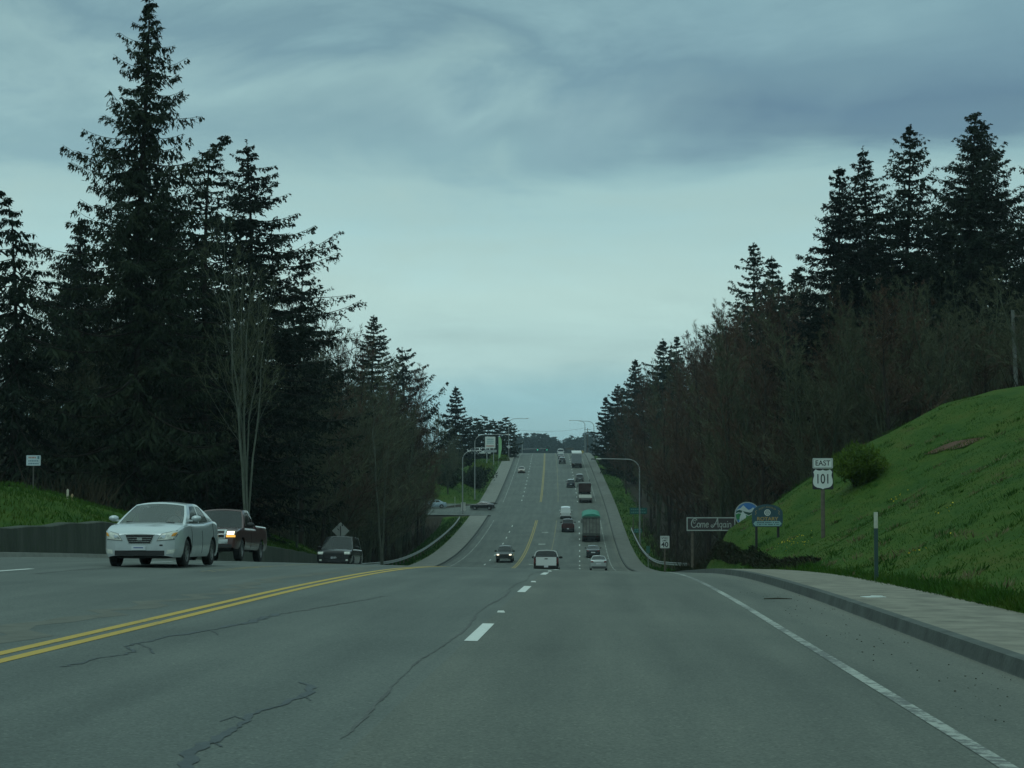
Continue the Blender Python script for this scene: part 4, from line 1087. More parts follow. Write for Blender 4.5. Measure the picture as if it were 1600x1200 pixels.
    for sg in (-1, 1):
        for (a0, a1, q0, q1, isg) in segs:
            fn = lambda u, t, t0=0, t1=1: side_pt(a0 + (a1 - a0) * u, q0 + (q1 - q0) * u, t0 + (t1 - t0) * t, sg)
            fl = sg > 0
            if isg:
                K.grid(lambda u, t: fn(u, t, 0, .06), 3, 1, flip=fl); K.grid(lambda u, t: fn(u, t, .88, 1), 3, 2, flip=fl)
                Gm = MB(); Gm.grid(lambda u, t: fn(u, t, .05, .89), 4, 5, flip=fl)
                Gm.v = [(q[0] - sg * .006, q[1], q[2]) for q in Gm.v]; Gm.build('side_window', GLASS if not sp['clear'] else GLASS_CLEAR, root, True)
            else: K.grid(fn, 2, 6, flip=fl)
    def ws(u, t, front):                                       # u across -1..1, t up
        L_, R_ = side_pt(0, 0, t, -1), side_pt(0, 0, t, 1)
        if not front: L_, R_ = side_pt(1, 1, t, -1), side_pt(1, 1, t, 1)
        k = (u + 1) / 2; bl = (b1 if front else -b2) * (1 - u * u)
        return (L_[0] + (R_[0] - L_[0]) * k, L_[1] + bl, L_[2] + (.045 * t + .01) * (1 - u * u))
    for front in (True, False):
        if not front and cab.get('blind'):
            K.grid(lambda u, t: ws(2 * u - 1, t, False), 8, 6, flip=False); continue
        e = .93
        K.grid(lambda u, t: ws(-1 + (1 - e) * u, t, front), 1, 6, flip=not front); K.grid(lambda u, t: ws(e + (1 - e) * u, t, front), 1, 6, flip=not front)
        K.grid(lambda u, t: ws(e * (2 * u - 1), .93 + .07 * t, front), 8, 1, flip=not front)
        K.grid(lambda u, t: ws(e * (2 * u - 1), (.0 if front else .08) * t, front), 8, 1, flip=not front)
        Gm = MB(); Gm.grid(lambda u, t: ws(.935 * (2 * u - 1), (.0 if front else .075) + (.935 - (.0 if front else .075)) * t, front), 10, 6, flip=not front)
        Gm.v = [(q[0], q[1] + (-.006 if front else .006), q[2]) for q in Gm.v]
        Gm.build('windscreen' if front else 'rear_window', glass, root, True)
    def roof(u, s):
        a, b_ = ws(2 * u - 1, 1, True), ws(2 * u - 1, 1, False); Lp = side_pt(s, s, 1, 1)
        y = a[1] + (b_[1] - a[1]) * s; k = 2 * u - 1
        return (k * Lp[0], y, Lp[2] + .055 * (1 - k * k))
    K.grid(roof, 10, 8)
    K.build('cabin', sp['paint'], root, True, 42)
    bv = body_bvh(B, K); sp['bv'] = bv
    # door mirrors
    ym = c - .38
    for s in (-1, 1):
        b = MB(); x = wbf(ym) + .17; z = ztop(ym) + .12
        ring = []
        for (dy, k) in ((-.06, .8), (-.03, 1), (.05, .9), (.09, .45)):
            ring.append([(s * (x + .115 * k * math.cos(t) * sp.get('mir', 1)), ym + dy, z + .075 * k * math.sin(t) * sp.get('mir', 1)) for t in np.linspace(0, 2 * math.pi, 10, endpoint=False)])
        V = [q for rg in ring for q in rg]; b.add(V, [(i * 10 + k, i * 10 + (k + 1) % 10, (i + 1) * 10 + (k + 1) % 10, (i + 1) * 10 + k) for i in range(3) for k in range(10)] + [tuple(range(10)), tuple(range(30, 40))])
        b.box((s * (x - .14), ym + .02, z - .05), (.14, .05, .04)); b.build('mirror', sp.get('mirmat', sp['paint']), root, True, 60)
    zz_ = lambda y: ztop(y)
    D = lambda q, s, m, nm, **k: decal(bv, q, s, m, nm, root, **k)
    for (q, s, m, nm) in sp.get('decals', []):
        if s == 'sides':
            for s2 in ('left', 'right'): D(q, s2, m, nm)
        elif s in ('front2', 'rear2'):
            D(q, s[:-1], m, nm); D([(-a, z) for a, z in q][::-1], s[:-1], m, nm)
        else: D(q, s, m, nm)
    return root, sp, bv

R4 = lambda x0, x1, z0, z1: [(x0, z0), (x1, z0), (x1, z1), (x0, z1)]
SEDAN = dict(L=4.5, W=1.78, zs=.22, zb=.96, r=.315, ax=(1.33, -1.32),
    top=[(-2.25, .86), (-2.2, 1.0), (-2.0, 1.05), (-1.5, 1.07), (-.5, 1.0), (.5, .98), (1.2, .99), (1.6, .945), (1.95, .87), (2.13, .81), (2.21, .765), (2.25, .71)],
    cab=dict(c=1.28, rf=.32, rr=-.85, rb=-1.78, z=1.475, w=.60, panes=[(.12, .44, .16, .50), (.48, .80, .55, .93)]))
TAIL = [([(.50, .80), (.80, .82), (.82, .98), (.52, .96)], 'rear2', REDL, 'tail_light'), (R4(-.26, .26, .62, .76), 'rear', PLATE, 'licence_plate'), (R4(-.72, .72, .30, .42), 'rear', BLACKP, 'rear_bumper')]
PICK = dict(L=5.8, W=2.0, zs=.42, zb=1.22, r=.40, tw=.26, ax=(1.85, -1.75), nose=.80, tail=.90, mir=1.35, mirmat=BLACKP, bed=(-.75, .92),
    noser=[(0, .84), (.04, .92), (.15, .97), (.4, 1)], tailr=[(0, .97), (.06, 1)],
    top=[(-2.9, 1.34), (-.75, 1.34), (-.749, 1.22), (1.0, 1.2), (1.5, 1.2), (2.4, 1.14), (2.72, 1.08), (2.84, 1.0), (2.9, .92)],
    cab=dict(c=1.35, rf=.62, rr=-.5, rb=-.72, z=1.90, w=.72, b1=.10, b2=.03, panes=[(.14, .58, .17, .58), (.64, .92, .64, .92)]))
SUV = dict(L=4.7, W=1.85, zs=.36, zb=1.12, r=.36, tw=.23, ax=(1.42, -1.36), nose=.78, tail=.90, tailr=[(0, .9), (.06, .97), (.2, 1)],
    top=[(-2.35, 1.02), (-2.32, 1.12), (-1.0, 1.1), (1.2, 1.07), (1.6, 1.04), (2.1, .98), (2.28, .88), (2.35, .78)],
    cab=dict(c=1.25, rf=.45, rr=-2.05, rb=-2.28, z=1.74, w=.68, b1=.10, b2=.05, panes=[(.13, .40, .13, .38), (.43, .68, .41, .68), (.72, .93, .72, .94)]))
VAN = dict(L=5.0, W=1.92, zs=.34, zb=1.15, r=.34, tw=.22, ax=(1.6, -1.4), nose=.8, tail=.93, tailr=[(0, .93), (.05, .98), (.2, 1)],
    top=[(-2.5, 1.1), (-2.47, 1.2), (1.4, 1.15), (1.9, 1.05), (2.35, .95), (2.5, .8)],
    cab=dict(c=1.65, rf=.85, rr=-2.3, rb=-2.45, z=1.98, w=.78, b1=.12, b2=.03, panes=[(.10, .28, .10, .27), (.34, .60, .34, .60), (.66, .94, .66, .95)]))
PK_TAIL = [(R4(.80, .95, .86, 1.24), 'rear2', REDL, 'tail_light')]
def mk(base, **kw): d = dict(base); d.update(kw); return d
def pickup_tail(root, sp, paintm, emblem=True):
    """tailgate, bumper and plate closing the rear of a pickup bed"""
    L = sp['L']; b = MB(); b.box((0, -L / 2 + .03, .99), (1.56, .07, .66)); tg = b.build('tailgate', paintm, root)
    b = MB(); b.box((0, 0, 0), (.24, .02, .07)); h = b.build('handle', BLACKP, tg); h.location = (0, -L / 2 - .012, 1.18)
    b = MB(); b.box((0, -L / 2 - .07, .58), (1.9, .16, .17)); b.build('rear_bumper', BLACKP, root)
    b = MB(); b.box((0, -L / 2 - .155, .60), (.32, .012, .15)); b.build('licence_plate', PLATE, root)
    for s in (-1, 1):
        b = MB(); b.box((s * .88, -L / 2 + .0, 1.02), (.15, .06, .42)); b.build('tail_light', REDL, root)

# 1 the silver sedan coming towards us
SILVER = paint('silver_blue_paint', (.50, .55, .56), .28, .2)
dec = [([(.38, .585), (.765, .615), (.865, .845), (.49, .755)], 'front2', simple('lamp_surround', (.13, .14, .14), .35), 'headlight_surround'),
       ([(-.25, .52), (.25, .52), (.345, .735), (-.345, .735)], 'front', CHROME, 'grille_surround'),
       (R4(-.56, .56, .265, .375), 'front', BLACKP, 'lower_intake'),
       ([(.60, .30), (.74, .31), (.80, .40), (.62, .39)], 'front2', LAMP_OFF, 'fog_light'),
       ([(-1.38, .70), (-1.37, .70), (-1.37, 1.0), (-1.38, 1.0)], 'sides', BLACKP, 'door_seam'),
       ([(-.155, .30), (-.145, .30), (-.145, .99), (-.155, .99)], 'sides', BLACKP, 'door_seam'),
       ([(.93, .30), (.94, .30), (.94, .95), (.93, .95)], 'sides', BLACKP, 'door_seam'),
       (R4(-.10, .10, .80, .825), 'sides', SILVER, 'door_handle'), (R4(-1.18, -.98, .83, .855), 'sides', SILVER, 'door_handle'),
       (R4(-.52, -.45, .475, .51), 'front', BLACKP, 'bumper_scuff')] + TAIL
car, sp, bv = vehicle('sedan', 'silver compact sedan coming towards us in the nearest oncoming lane', 'car', mk(SEDAN, paint=SILVER, clear=True, decals=dec), -8.85, 42.4, False)
for sx in (-1, 1):
    q = [(sx * .40, .60), (sx * .735, .63), (sx * .84, .825), (sx * .50, .745)]
    decal(bv, q if sx > 0 else q[::-1], 'front', LAMP_OFF, 'headlight', car, off=.013)
    q = [(sx * .70, .69), (sx * .775, .70), (sx * .815, .785), (sx * .74, .765)]
    decal(bv, q if sx > 0 else q[::-1], 'front', AMBER, 'turn_signal', car, off=.018)
    q = [(sx * .44, .635), (sx * .56, .645), (sx * .60, .725), (sx * .50, .715)]
    decal(bv, q if sx > 0 else q[::-1], 'front', CHROME, 'lamp_reflector', car, off=.018)
decal(bv, [(-.232, .533), (.232, .533), (.322, .722), (-.322, .722)], 'front', BLACKP, 'grille', car, off=.014)
for k in range(3):
    z = .572 + k * .044; decal(bv, R4(-.235 - .02 * k, .235 + .02 * k, z, z + .008), 'front', CHROME, 'grille_bar', car, off=.022, m=1)
decal(bv, R4(-.06, .06, .60, .66), 'front', CHROME, 'emblem', car, off=.028)
decal(bv, R4(.02 - .16, .02 + .16, .385, .475), 'front', PLATE, 'licence_plate', car, off=.03)
decal(bv, R4(.02 - .11, .02 + .11, .425, .45), 'front', simple('plate_print', (.10, .14, .28), .5), 'plate_lettering', car, off=.033, m=1)
for x0 in (-.62, .02):
    b = MB(); b.tube([(x0 + .05, 1.36, 1.0), (x0 + .55, 1.24, 1.03)], .011, 5); b.build('wiper', BLACKP, car)
def seat_and_driver():
    b = MB()
    for sx in (-.36, .36):
        b.box((sx, -.02, 1.05), (.46, .16, .34)); b.box((sx, -.04, 1.29), (.24, .1, .15))
    b.box((0, -1.0, 1.05), (1.1, .16, .22)); b.build('seat', SEATM, car)
    b = MB(); b.tube([(-.36 + .18 * math.cos(t), .58 + .07 * math.sin(t), 1.02 + .17 * math.sin(t)) for t in np.linspace(0, 6.2832, 17)], .015, 5); b.build('steering_wheel', BLACKP, car)
    b = MB(); b.box((0, 1.0, .985), (1.2, .35, .05)); b.build('dashboard', BLACKP, car)
    # driver: one skinned figure from the waist up, hands raised to the wheel
    skin = simple('skin', (.36, .22, .16), .6, var=.05); top = simple('pale_top', (.34, .33, .31), .9)
    hair = simple('grey_hair', (.16, .13, .10), .9)
    pts = {'hip': (-.36, .10, .80, .16), 'chest': (-.36, .12, 1.0, .15), 'neckb': (-.36, .13, 1.13, .07), 'neck': (-.36, .14, 1.19, .055), 'h1': (-.36, .165, 1.26, .082), 'h2': (-.36, .16, 1.335, .085), 'h3': (-.36, .155, 1.375, .05),
           'sl': (-.54, .13, 1.09, .065), 'el': (-.60, .32, .93, .05), 'wl': (-.50, .54, 1.02, .034), 'hl': (-.47, .58, 1.06, .03), 'sr': (-.18, .13, 1.09, .065), 'er': (-.13, .32, .93, .05), 'wr': (-.23, .54, 1.02, .034), 'hr': (-.26, .58, 1.06, .03)}
    names = list(pts); E = [('hip', 'chest'), ('chest', 'neckb'), ('neckb', 'neck'), ('neck', 'h1'), ('h1', 'h2'), ('h2', 'h3'), ('neckb', 'sl'), ('sl', 'el'), ('el', 'wl'), ('wl', 'hl'), ('neckb', 'sr'), ('sr', 'er'), ('er', 'wr'), ('wr', 'hr')]
    me = bpy.data.meshes.new('person'); me.from_pydata([pts[k][:3] for k in names], [(names.index(a), names.index(b_)) for a, b_ in E], []); ob = bpy.data.objects.new('person', me); col.objects.link(ob)
    md = ob.modifiers.new('skin', 'SKIN'); md2 = ob.modifiers.new('sub', 'SUBSURF'); md2.levels = md2.render_levels = 2
    for i, k in enumerate(names): me.skin_vertices[0].data[i].radius = (pts[k][3], pts[k][3] * (.8 if k in ('hip', 'chest') else 1))
    me.skin_vertices[0].data[0].use_root = True
    dg = bpy.context.evaluated_depsgraph_get(); m2 = bpy.data.meshes.new_from_object(ob.evaluated_get(dg)); bpy.data.objects.remove(ob)
    for m in (top, skin): m2.materials.append(m)
    for pl in m2.polygons:
        c_ = pl.center; pl.material_index = 1 if (c_.z > 1.165 or (c_.y > .50)) else 0; pl.use_smooth = True
    o = link('person', m2); o.location = car.location; o.rotation_euler = car.rotation_euler
    tag(o, 'driver in a pale top at the wheel of the silver sedan', 'person')
    b = MB(); b.grid(lambda u, v: (-.36 + .098 * math.cos(u * 6.2832) * math.cos(v * 1.5), .145 + .105 * math.sin(u * 6.2832) * math.cos(v * 1.5) - .012, 1.305 + .105 * math.sin(v * 1.5)), 14, 6); b.build('hair', hair, o, True)
    for sx in (-1, 1):
        b = MB(); b.grid(lambda u, v: (-.36 + sx * .032 + .012 * math.cos(u * 6.28) * math.sin(v * 3.14), .238 + .008 * math.cos(v * 3.14), 1.295 + .008 * math.sin(u * 6.28) * math.sin(v * 3.14)), 8, 4); b.build('eye', BLACK, o)
    b = MB(); b.tube([(-.36, .235, 1.30), (-.36, .262, 1.262), (-.36, .24, 1.255)], [.009, .015, .012], 6); b.build('nose', skin, o)
    b = MB(); b.box((-.36, .238, 1.228), (.045, .012, .009)); b.build('mouth', simple('lips', (.25, .10, .08), .6), o)
seat_and_driver()

# 2 maroon pickup behind it
MAROON = paint('maroon_paint', (.062, .020, .020), .35)
dec = [(R4(.62, .88, .915, 1.045), 'front2', LAMP_ON, 'headlight'), (R4(.60, .92, .83, .90), 'front2', AMBER_ON, 'turn_signal'),
       ([(-.56, .78), (.56, .78), (.60, 1.10), (-.60, 1.10)], 'front', CHROME, 'grille_surround'),
       (R4(-.93, .93, .60, .76), 'front', CHROME, 'front_bumper'), (R4(-.8, .8, .44, .58), 'front', BLACKP, 'air_dam'),
       ([(.30, .52), (.315, .52), (.315, 1.18), (.30, 1.18)], 'sides', BLACKP, 'door_seam'), (R4(-2.85, -.8, 1.30, 1.335), 'sides', CHROME, 'bed_rail')]
tr, sp, bv = vehicle('pickup_truck', 'maroon pickup with lit headlights behind the silver sedan', 'truck', mk(PICK, paint=MAROON, decals=dec), -12.4, 66.6, False)
for k in range(2):
    decal(bv, R4(-.52, .52, .815 + k * .14, .925 + k * .14), 'front', BLACKP, 'grille', tr, off=.02)
pickup_tail(tr, sp, MAROON)
# 3 black pickup further back
BLACKPT = paint('black_paint', (.014, .016, .017), .22)
dec = [(R4(.58, .92, .90, 1.04), 'front2', LAMP_OFF, 'headlight'), ([(-.50, .72), (.50, .72), (.54, 1.08), (-.54, 1.08)], 'front', BLACKP, 'grille'),
       (R4(-.94, .94, .50, .70), 'front', BLACKPT, 'front_bumper'), (R4(.66, .78, .55, .63), 'front2', LAMP_OFF, 'fog_light'), (R4(-.16, .16, .66, .78), 'front', PLATE, 'licence_plate')]
BIGSUV = mk(SUV, L=5.0, W=1.93, zs=.42, zb=1.2, r=.39, ax=(1.5, -1.5), mirmat=BLACKP,
    noser=[(0, .84), (.04, .92), (.15, .97), (.4, 1)],
    top=[(-2.5, 1.1), (-2.47, 1.2), (-1.0, 1.2), (1.1, 1.19), (1.6, 1.18), (2.2, 1.13), (2.42, 1.05), (2.5, .95)], cab=dict(SUV['cab'], c=1.25, rf=.5, rr=-2.2, rb=-2.4, z=1.93, w=.72))
tr, sp, bv = vehicle('suv', 'tall black suv cresting the hill with its lights off', 'car', mk(BIGSUV, paint=BLACKPT, decals=dec, crown=.05, rim=simple('dark_alloy', (.08, .085, .085), .4, .6)), -12.95, 100, False)
for s in (-.012, .012): decal(bv, R4(-.5, .5, .89 + s, .90 + s), 'front', BLACKPT, 'grille_bar', tr, off=.016, m=1)
# 4 dark pickup in the valley with headlights on
DKG = paint('dark_green_grey_paint', (.030, .036, .034), .3)
dec = [(R4(.60, .86, .88, 1.02), 'front2', LAMP_ON, 'headlight'), (R4(-.52, .52, .80, 1.05), 'front', BLACKP, 'grille'), (R4(-.93, .93, .56, .74), 'front', BLACKP, 'front_bumper'), (R4(-.5, .5, .50, .56), 'front', STEEL, 'skid_plate')]
tr, sp, bv = vehicle('pickup_truck', 'dark oncoming pickup in the valley with two bright headlights', 'truck', mk(PICK, paint=DKG, decals=dec), -8.8, 214, False)
pickup_tail(tr, sp, DKG)
# 5 white pickup going away
WHITEP = paint('white_paint', (.60, .63, .61), .3)
tr, sp, bv = vehicle('pickup_truck', 'white pickup seen from behind just over the crest', 'truck', mk(PICK, paint=WHITEP, cab=dict(PICK['cab'], z=1.84, w=.70, rb=-.9, rr=-.62)), -2.45, 141, True)
pickup_tail(tr, sp, WHITEP)
def canopy(root, paintm):
    b = MB(); prof = [(.93, 1.33), (.90, 1.50), (.80, 1.74), (.62, 1.83), (0, 1.87)]; prof = prof + [(-x, z) for x, z in prof[-2::-1]]; n = len(prof)
    V = [(x, y, z) for y in (-.78, -2.5, -2.86) for x, z in (prof if y > -2.6 else [(x * .99, z - .0) for x, z in prof])]
    b.add(V, [(j * n + i, j * n + i + 1, (j + 1) * n + i + 1, (j + 1) * n + i) for j in range(2) for i in range(n - 1)] + [tuple(range(n))]); b.build('canopy', paintm, root, True, 35)
    b = MB(); q = [(.84, 1.36), (.82, 1.5), (.73, 1.70), (.58, 1.77), (0, 1.80)]; q = q + [(-x, z) for x, z in q[-2::-1]]; b.slab(q, -2.885, -2.87); b.build('rear_window', GLASS, root)
    b = MB()
    for s in (-1, 1): b.slab([(s * .99 * x, z) for x, z in prof[:5]] + [(0, 1.80), (s * .58, 1.77), (s * .73, 1.70), (s * .82, 1.5), (s * .84, 1.36)], -2.88, -2.86)
    b.build('canopy_frame', paintm, root)
canopy(tr, WHITEP)
# 6 - 16 traffic in the valley and on the far hill
SILV2 = paint('pale_silver_paint', (.36, .40, .39), .3, .2)
vehicle('sedan', 'silver sedan seen from behind in the right lane at the valley floor', 'car', mk(SEDAN, paint=SILV2, decals=TAIL), 1.95, 181, True)
NAVY = paint('dark_blue_paint', (.022, .030, .038), .25)
vehicle('sedan', 'dark blue sedan between the silver sedan and the tarped truck', 'car', mk(SEDAN, paint=NAVY, decals=TAIL), 1.75, 226, True)
tr, sp, bv = vehicle('pickup_truck', 'maroon pickup seen from behind left of the tarped truck', 'truck', mk(PICK, paint=paint('dark_red_paint', (.060, .018, .018), .35)), -1.7, 281, True)
pickup_tail(tr, sp, MATS['dark_red_paint'])
vtail = [(R4(.80, .9, .75, 1.05), 'rear2', REDL, 'tail_light'), (R4(-.24, .24, .62, .74), 'rear', PLATE, 'licence_plate'), (R4(-.85, .85, .40, .55), 'rear', BLACKP, 'rear_bumper')]
vehicle('van', 'white van seen from behind ahead of the maroon pickup', 'van', mk(VAN, paint=WHITEP, decals=vtail, cab=dict(VAN['cab'], blind=True)), -2.2, 309, True)
stail = [(R4(.74, .88, .82, 1.02), 'rear2', REDL, 'tail_light'), (R4(-.24, .24, .72, .84), 'rear', PLATE, 'licence_plate'), (R4(-.8, .8, .42, .56), 'rear', BLACKP, 'rear_bumper')]
vehicle('suv', 'dark suv beside the flatbed rig on the far hill, inner lane', 'car', mk(SUV, paint=NAVY, decals=stail), -.9, 392, True)
vehicle('suv', 'dark suv with pale roof just ahead of the flatbed rig', 'car', mk(SUV, paint=paint('grey_paint', (.10, .11, .11), .3), decals=stail), 1.3, 412, True)
vehicle('suv', 'dark suv left of the box trailer near the hilltop', 'car', mk(SUV, paint=BLACKPT, decals=stail), -2.2, 488, True)
vehicle('sedan', 'dark grey sedan ahead of the dark suv near the hilltop', 'car', mk(SEDAN, paint=MATS['grey_paint'], decals=TAIL), -2.3, 512, True)
vehicle('van', 'white van going over the hilltop', 'van', mk(VAN, paint=WHITEP, decals=vtail), -2.3, 536, True)
TAN = paint('tan_paint', (.30, .24, .20), .35)
vehicle('sedan', 'tan sedan coming down the far hill in the outer oncoming lane', 'car', mk(SEDAN, paint=TAN, decals=[([(.40, .60), (.72, .66), (.80, .80), (.46, .735)], 'front2', LAMP_OFF, 'headlight'), (R4(-.3, .3, .55, .70), 'front', BLACKP, 'grille'), (R4(-.8, .8, .28, .5), 'front', BLACKP, 'front_bumper')]), -12.6, 446, False)
vehicle('sedan', 'black sedan turning into the side street', 'car', mk(SEDAN, paint=BLACKPT, decals=TAIL), 0, 329, True, loc=P(-17.4, 328, .03), yaw=R(82))
BLUEP = paint('light_blue_paint', (.27, .36, .42), .3)
vehicle('sedan', 'light blue car waiting in the side street', 'car', mk(SEDAN, paint=BLUEP, decals=TAIL), 0, 331, True, loc=P(-26.5, 331, .14), yaw=R(97))
vehicle('sedan', 'pale car half hidden by trees at the far end of the side street', 'car', mk(SEDAN, paint=SILV2, decals=TAIL), 0, 333, True, loc=P(-32.3, 334, .2), yaw=R(97))

def truck_wheels(root, ys, r=.5, half=1.05):
    for y in ys:
        for s in (-1, 1):
            o = wheel(root, s * half, y, r, .5 if y < 0 else .3, STEEL, 5)
def tractor(root, y0, paintm, roofm=None):
    """sleeper-less cab unit standing ahead of y0"""
    b = MB(); prof = [(y0 + .2, .9), (y0 + .2, 2.9), (y0 + .6, 3.05), (y0 + 1.7, 2.95), (y0 + 2.1, 1.95), (y0 + 3.6, 1.75), (y0 + 3.75, .9)]
    n = len(prof); V = [(-1.15, y, z) for y, z in prof] + [(1.15, y, z) for y, z in prof]
    b.add(V, [tuple(range(n)), tuple(range(n, 2 * n))[::-1]] + [(i, n + i, n + (i + 1) % n, (i + 1) % n) for i in range(n)]); b.build('cab', paintm, root)
    b = MB(); b.box((0, y0 + 1.3, .75), (1.6, 5.2, .3)); b.build('chassis', BLACKP, root)
    b = MB(); b.box((0, y0 + .19, 2.45), (1.5, .02, .6)); b.build('rear_window', GLASS, root)
    for s in (-1, 1):
        b = MB(); b.box((s * 1.32, y0 + 2.0, 2.2), (.12, .1, .6)); b.build('mirror', BLACKP, root)
        b = MB(); b.tube([(s * 1.0, y0 + .05, 1.0), (s * 1.0, y0 + .05, 3.6)], .075, 8); b.build('exhaust_stack', CHROME, root)
def rig_root(name, label, rel, Y): return empty(name, P(rel, Y), (grade(Y), 0, -heading(Y)), label, 'truck')
def tarped_truck():
    root = rig_root('dump_truck', 'tall grey truck trailer with a green tarp over its load', 1.75, 264); L = 11.0
    grey = simple('dusty_grey_steel', (.20, .21, .185), .7, var=.35, scale=1.6); ribm = simple('rib_steel', (.10, .11, .10), .7); tarp = simple('green_tarp', (.035, .23, .165), .7, var=.2, scale=1.5)
    b = MB(); b.box((0, 0, 2.3), (2.5, L, 2.7)); b.build('load_box', grey, root)
    for x in (-1.2, -.72, -.24, .24, .72, 1.2):
        b = MB(); b.box((x, -L / 2 - .05, 2.3), (.10, .12, 2.72)); b.build('rib', ribm, root)
    for z in (1.0, 1.25, 3.62):
        b = MB(); b.box((0, -L / 2 - .06, z), (2.52, .16, .14)); b.build('rail', ribm, root)
    b = MB(); th = np.linspace(0, math.pi, 11); prof = [(1.34 * math.cos(t), 3.5 + .55 * math.sin(t)) for t in th]; ny = 12
    V = [(x, -L / 2 - .12 + (L + .24) * j / ny, z + .05 * math.sin(j * 2.2) * (z > 3.6)) for j in range(ny + 1) for x, z in prof]; n = 11
    b.add(V, [(j * n + i, j * n + i + 1, (j + 1) * n + i + 1, (j + 1) * n + i) for j in range(ny) for i in range(n - 1)] + [tuple(range(n)), tuple(range(ny * n, ny * n + n))]); b.build('tarp', tarp, root, True, 50)
    b = MB(); b.box((0, -.5, .86), (1.1, L - 1, .26)); b.build('chassis', BLACKP, root)
    b = MB(); b.box((0, -L / 2 - .02, .62), (2.3, .12, .16)); b.build('rear_bumper', BLACKP, root)
    for s in (-1, 1):
        b = MB(); b.box((s * .85, -L / 2 - .06, .84), (.3, .05, .12)); b.build('tail_light', REDL, root)
        b = MB(); b.box((s * .86, -L / 2 + .25, .55), (.62, .03, .6)); b.build('mud_flap', RUBBER, root)
    truck_wheels(root, (-4.6, -3.3, 3.6, 8.4)); tractor(root, L / 2 + .3, WHITEP)
tarped_truck()
def flatbed():
    root = rig_root('flatbed_truck', 'dark truck towing an empty pale flatbed trailer up the far hill', 1.6, 350)
    deck = simple('bleached_planks', (.33, .33, .29), .85, var=.18, scale=2)
    for i in range(5):
        b = MB(); b.box((-1.0 + i * .5, 0, .98), (.485, 9.0, .08)); b.build('plank', deck, root)
    b = MB(); b.box((0, 0, .82), (2.5, 8.96, .22)); b.box((0, -4.5, .74), (2.5, .12, .34)); b.box((0, 5.2, .7), (.2, 2.4, .16)); b.build('trailer_frame', simple('grey_frame', (.11, .115, .11), .7), root)
    for s in (-1, 1):
        b = MB(); b.box((s * 1.05, -4.57, .78), (.26, .03, .12)); b.build('tail_light', REDL, root)
    truck_wheels(root, (-3.0, -1.9), .4, .95)
    rust = simple('dark_red_steel', (.042, .022, .020), .7, var=.3)
    b = MB(); b.box((0, 8.8, 2.2), (2.4, 4.2, 1.7)); b.build('dump_box', rust, root)
    for x in (-1.1, -.37, .37, 1.1):
        b = MB(); b.box((x, 6.66, 2.2), (.1, .08, 1.72)); b.build('rib', rust, root)
    b = MB(); b.box((0, 8.8, 3.09), (2.46, 4.3, .08)); b.build('top_rail', simple('grey_frame', (.11, .115, .11), .7), root)
    b = MB(); b.box((0, 8.8, 1.1), (1.0, 5, .3)); b.build('chassis', BLACKP, root)
    truck_wheels(root, (7.4, 8.7, 13.3)); tractor(root, 10.9, BLACKPT)
flatbed()
def box_trailer():
    root = rig_root('box_truck', 'tall grey box trailer with a white roof near the hilltop', 1.45, 472); L = 12.0
    side = simple('trailer_grey', (.20, .225, .235), .5, var=.15); roofm = simple('trailer_roof', (.58, .60, .58), .6)
    b = MB(); b.box((0, 0, 2.55), (2.5, L, 2.7)); b.build('box', side, root)
    b = MB(); b.box((0, 0, 3.94), (2.54, L + .04, .1)); b.box((0, -L / 2 - .03, 3.80), (2.54, .08, .22)); b.build('roof', roofm, root)
    for s in (-1, 1):
        b = MB(); b.box((s * .61, -L / 2 - .025, 2.45), (1.14, .05, 2.4)); d = b.build('door', side, root)
        b = MB(); b.tube([(s * .3, -L / 2 - .07, 1.3), (s * .3, -L / 2 - .07, 3.6)], .02, 6); b.build('lock_rod', STEEL, d)
        b = MB(); b.box((s * 1.05, -L / 2 - .04, 1.05), (.3, .06, .12)); b.build('tail_light', REDL, root)
        b = MB(); b.box((s * .86, -L / 2 + .6, .6), (.6, .03, .7)); b.build('mud_flap', RUBBER, root)
    b = MB(); b.box((0, -.3, 1.05), (1.1, L - .6, .28)); b.box((0, -L / 2 + .02, .62), (2.2, .1, .12)); b.build('chassis', BLACKP, root)
    truck_wheels(root, (-4.9, -3.6, 4.0, 8.9)); tractor(root, L / 2 + .4, WHITEP)
box_trailer()

# ------------------------------------------------------------------ signs, posts, lamps
def text(body, size, mat, parent, loc, name='lettering', shear=0.0, sx=1.0, bold=.0, align='CENTER', arc=None):
    cu = bpy.data.curves.new(name, 'FONT'); cu.body = body; cu.size = size; cu.align_x = align; cu.align_y = 'CENTER'; cu.shear = shear; cu.offset = bold; cu.extrude = .0015
    tmp = bpy.data.objects.new(name, cu); col.objects.link(tmp)
    dg = bpy.context.evaluated_depsgraph_get(); dg.update(); me = bpy.data.meshes.new_from_object(tmp.evaluated_get(dg)); bpy.data.objects.remove(tmp)
    for v in me.vertices:
        x, y, z = v.co; x *= sx
        if arc: t = x / arc; x, y = math.sin(t) * (arc + y), math.cos(t) * (arc + y) - arc
        v.co = (x, -z, y)
    me.materials.clear(); me.materials.append(mat)
    o = link(name, me, parent); o.location = loc; return o
def rrect(w, h, r, n=5):
    pts = []
    for cx, cy, a0 in ((w / 2 - r, h / 2 - r, 0), (-w / 2 + r, h / 2 - r, 90), (-w / 2 + r, -h / 2 + r, 180), (w / 2 - r, -h / 2 + r, 270)):
        for k in range(n): a = R(a0 + 90 * k / (n - 1)); pts.append((cx + r * math.cos(a), cy + r * math.sin(a)))
    return pts
def off(poly, dx, dz): return [(x + dx, z + dz) for x, z in poly]
def post(parent, h, w=.09, mat=WOODP, x=0.0, z0=-.4, y=.06):
    b = MB(); b.box((x, y, (h + z0) / 2), (w, w, h - z0)); return b.build('post', mat, parent)

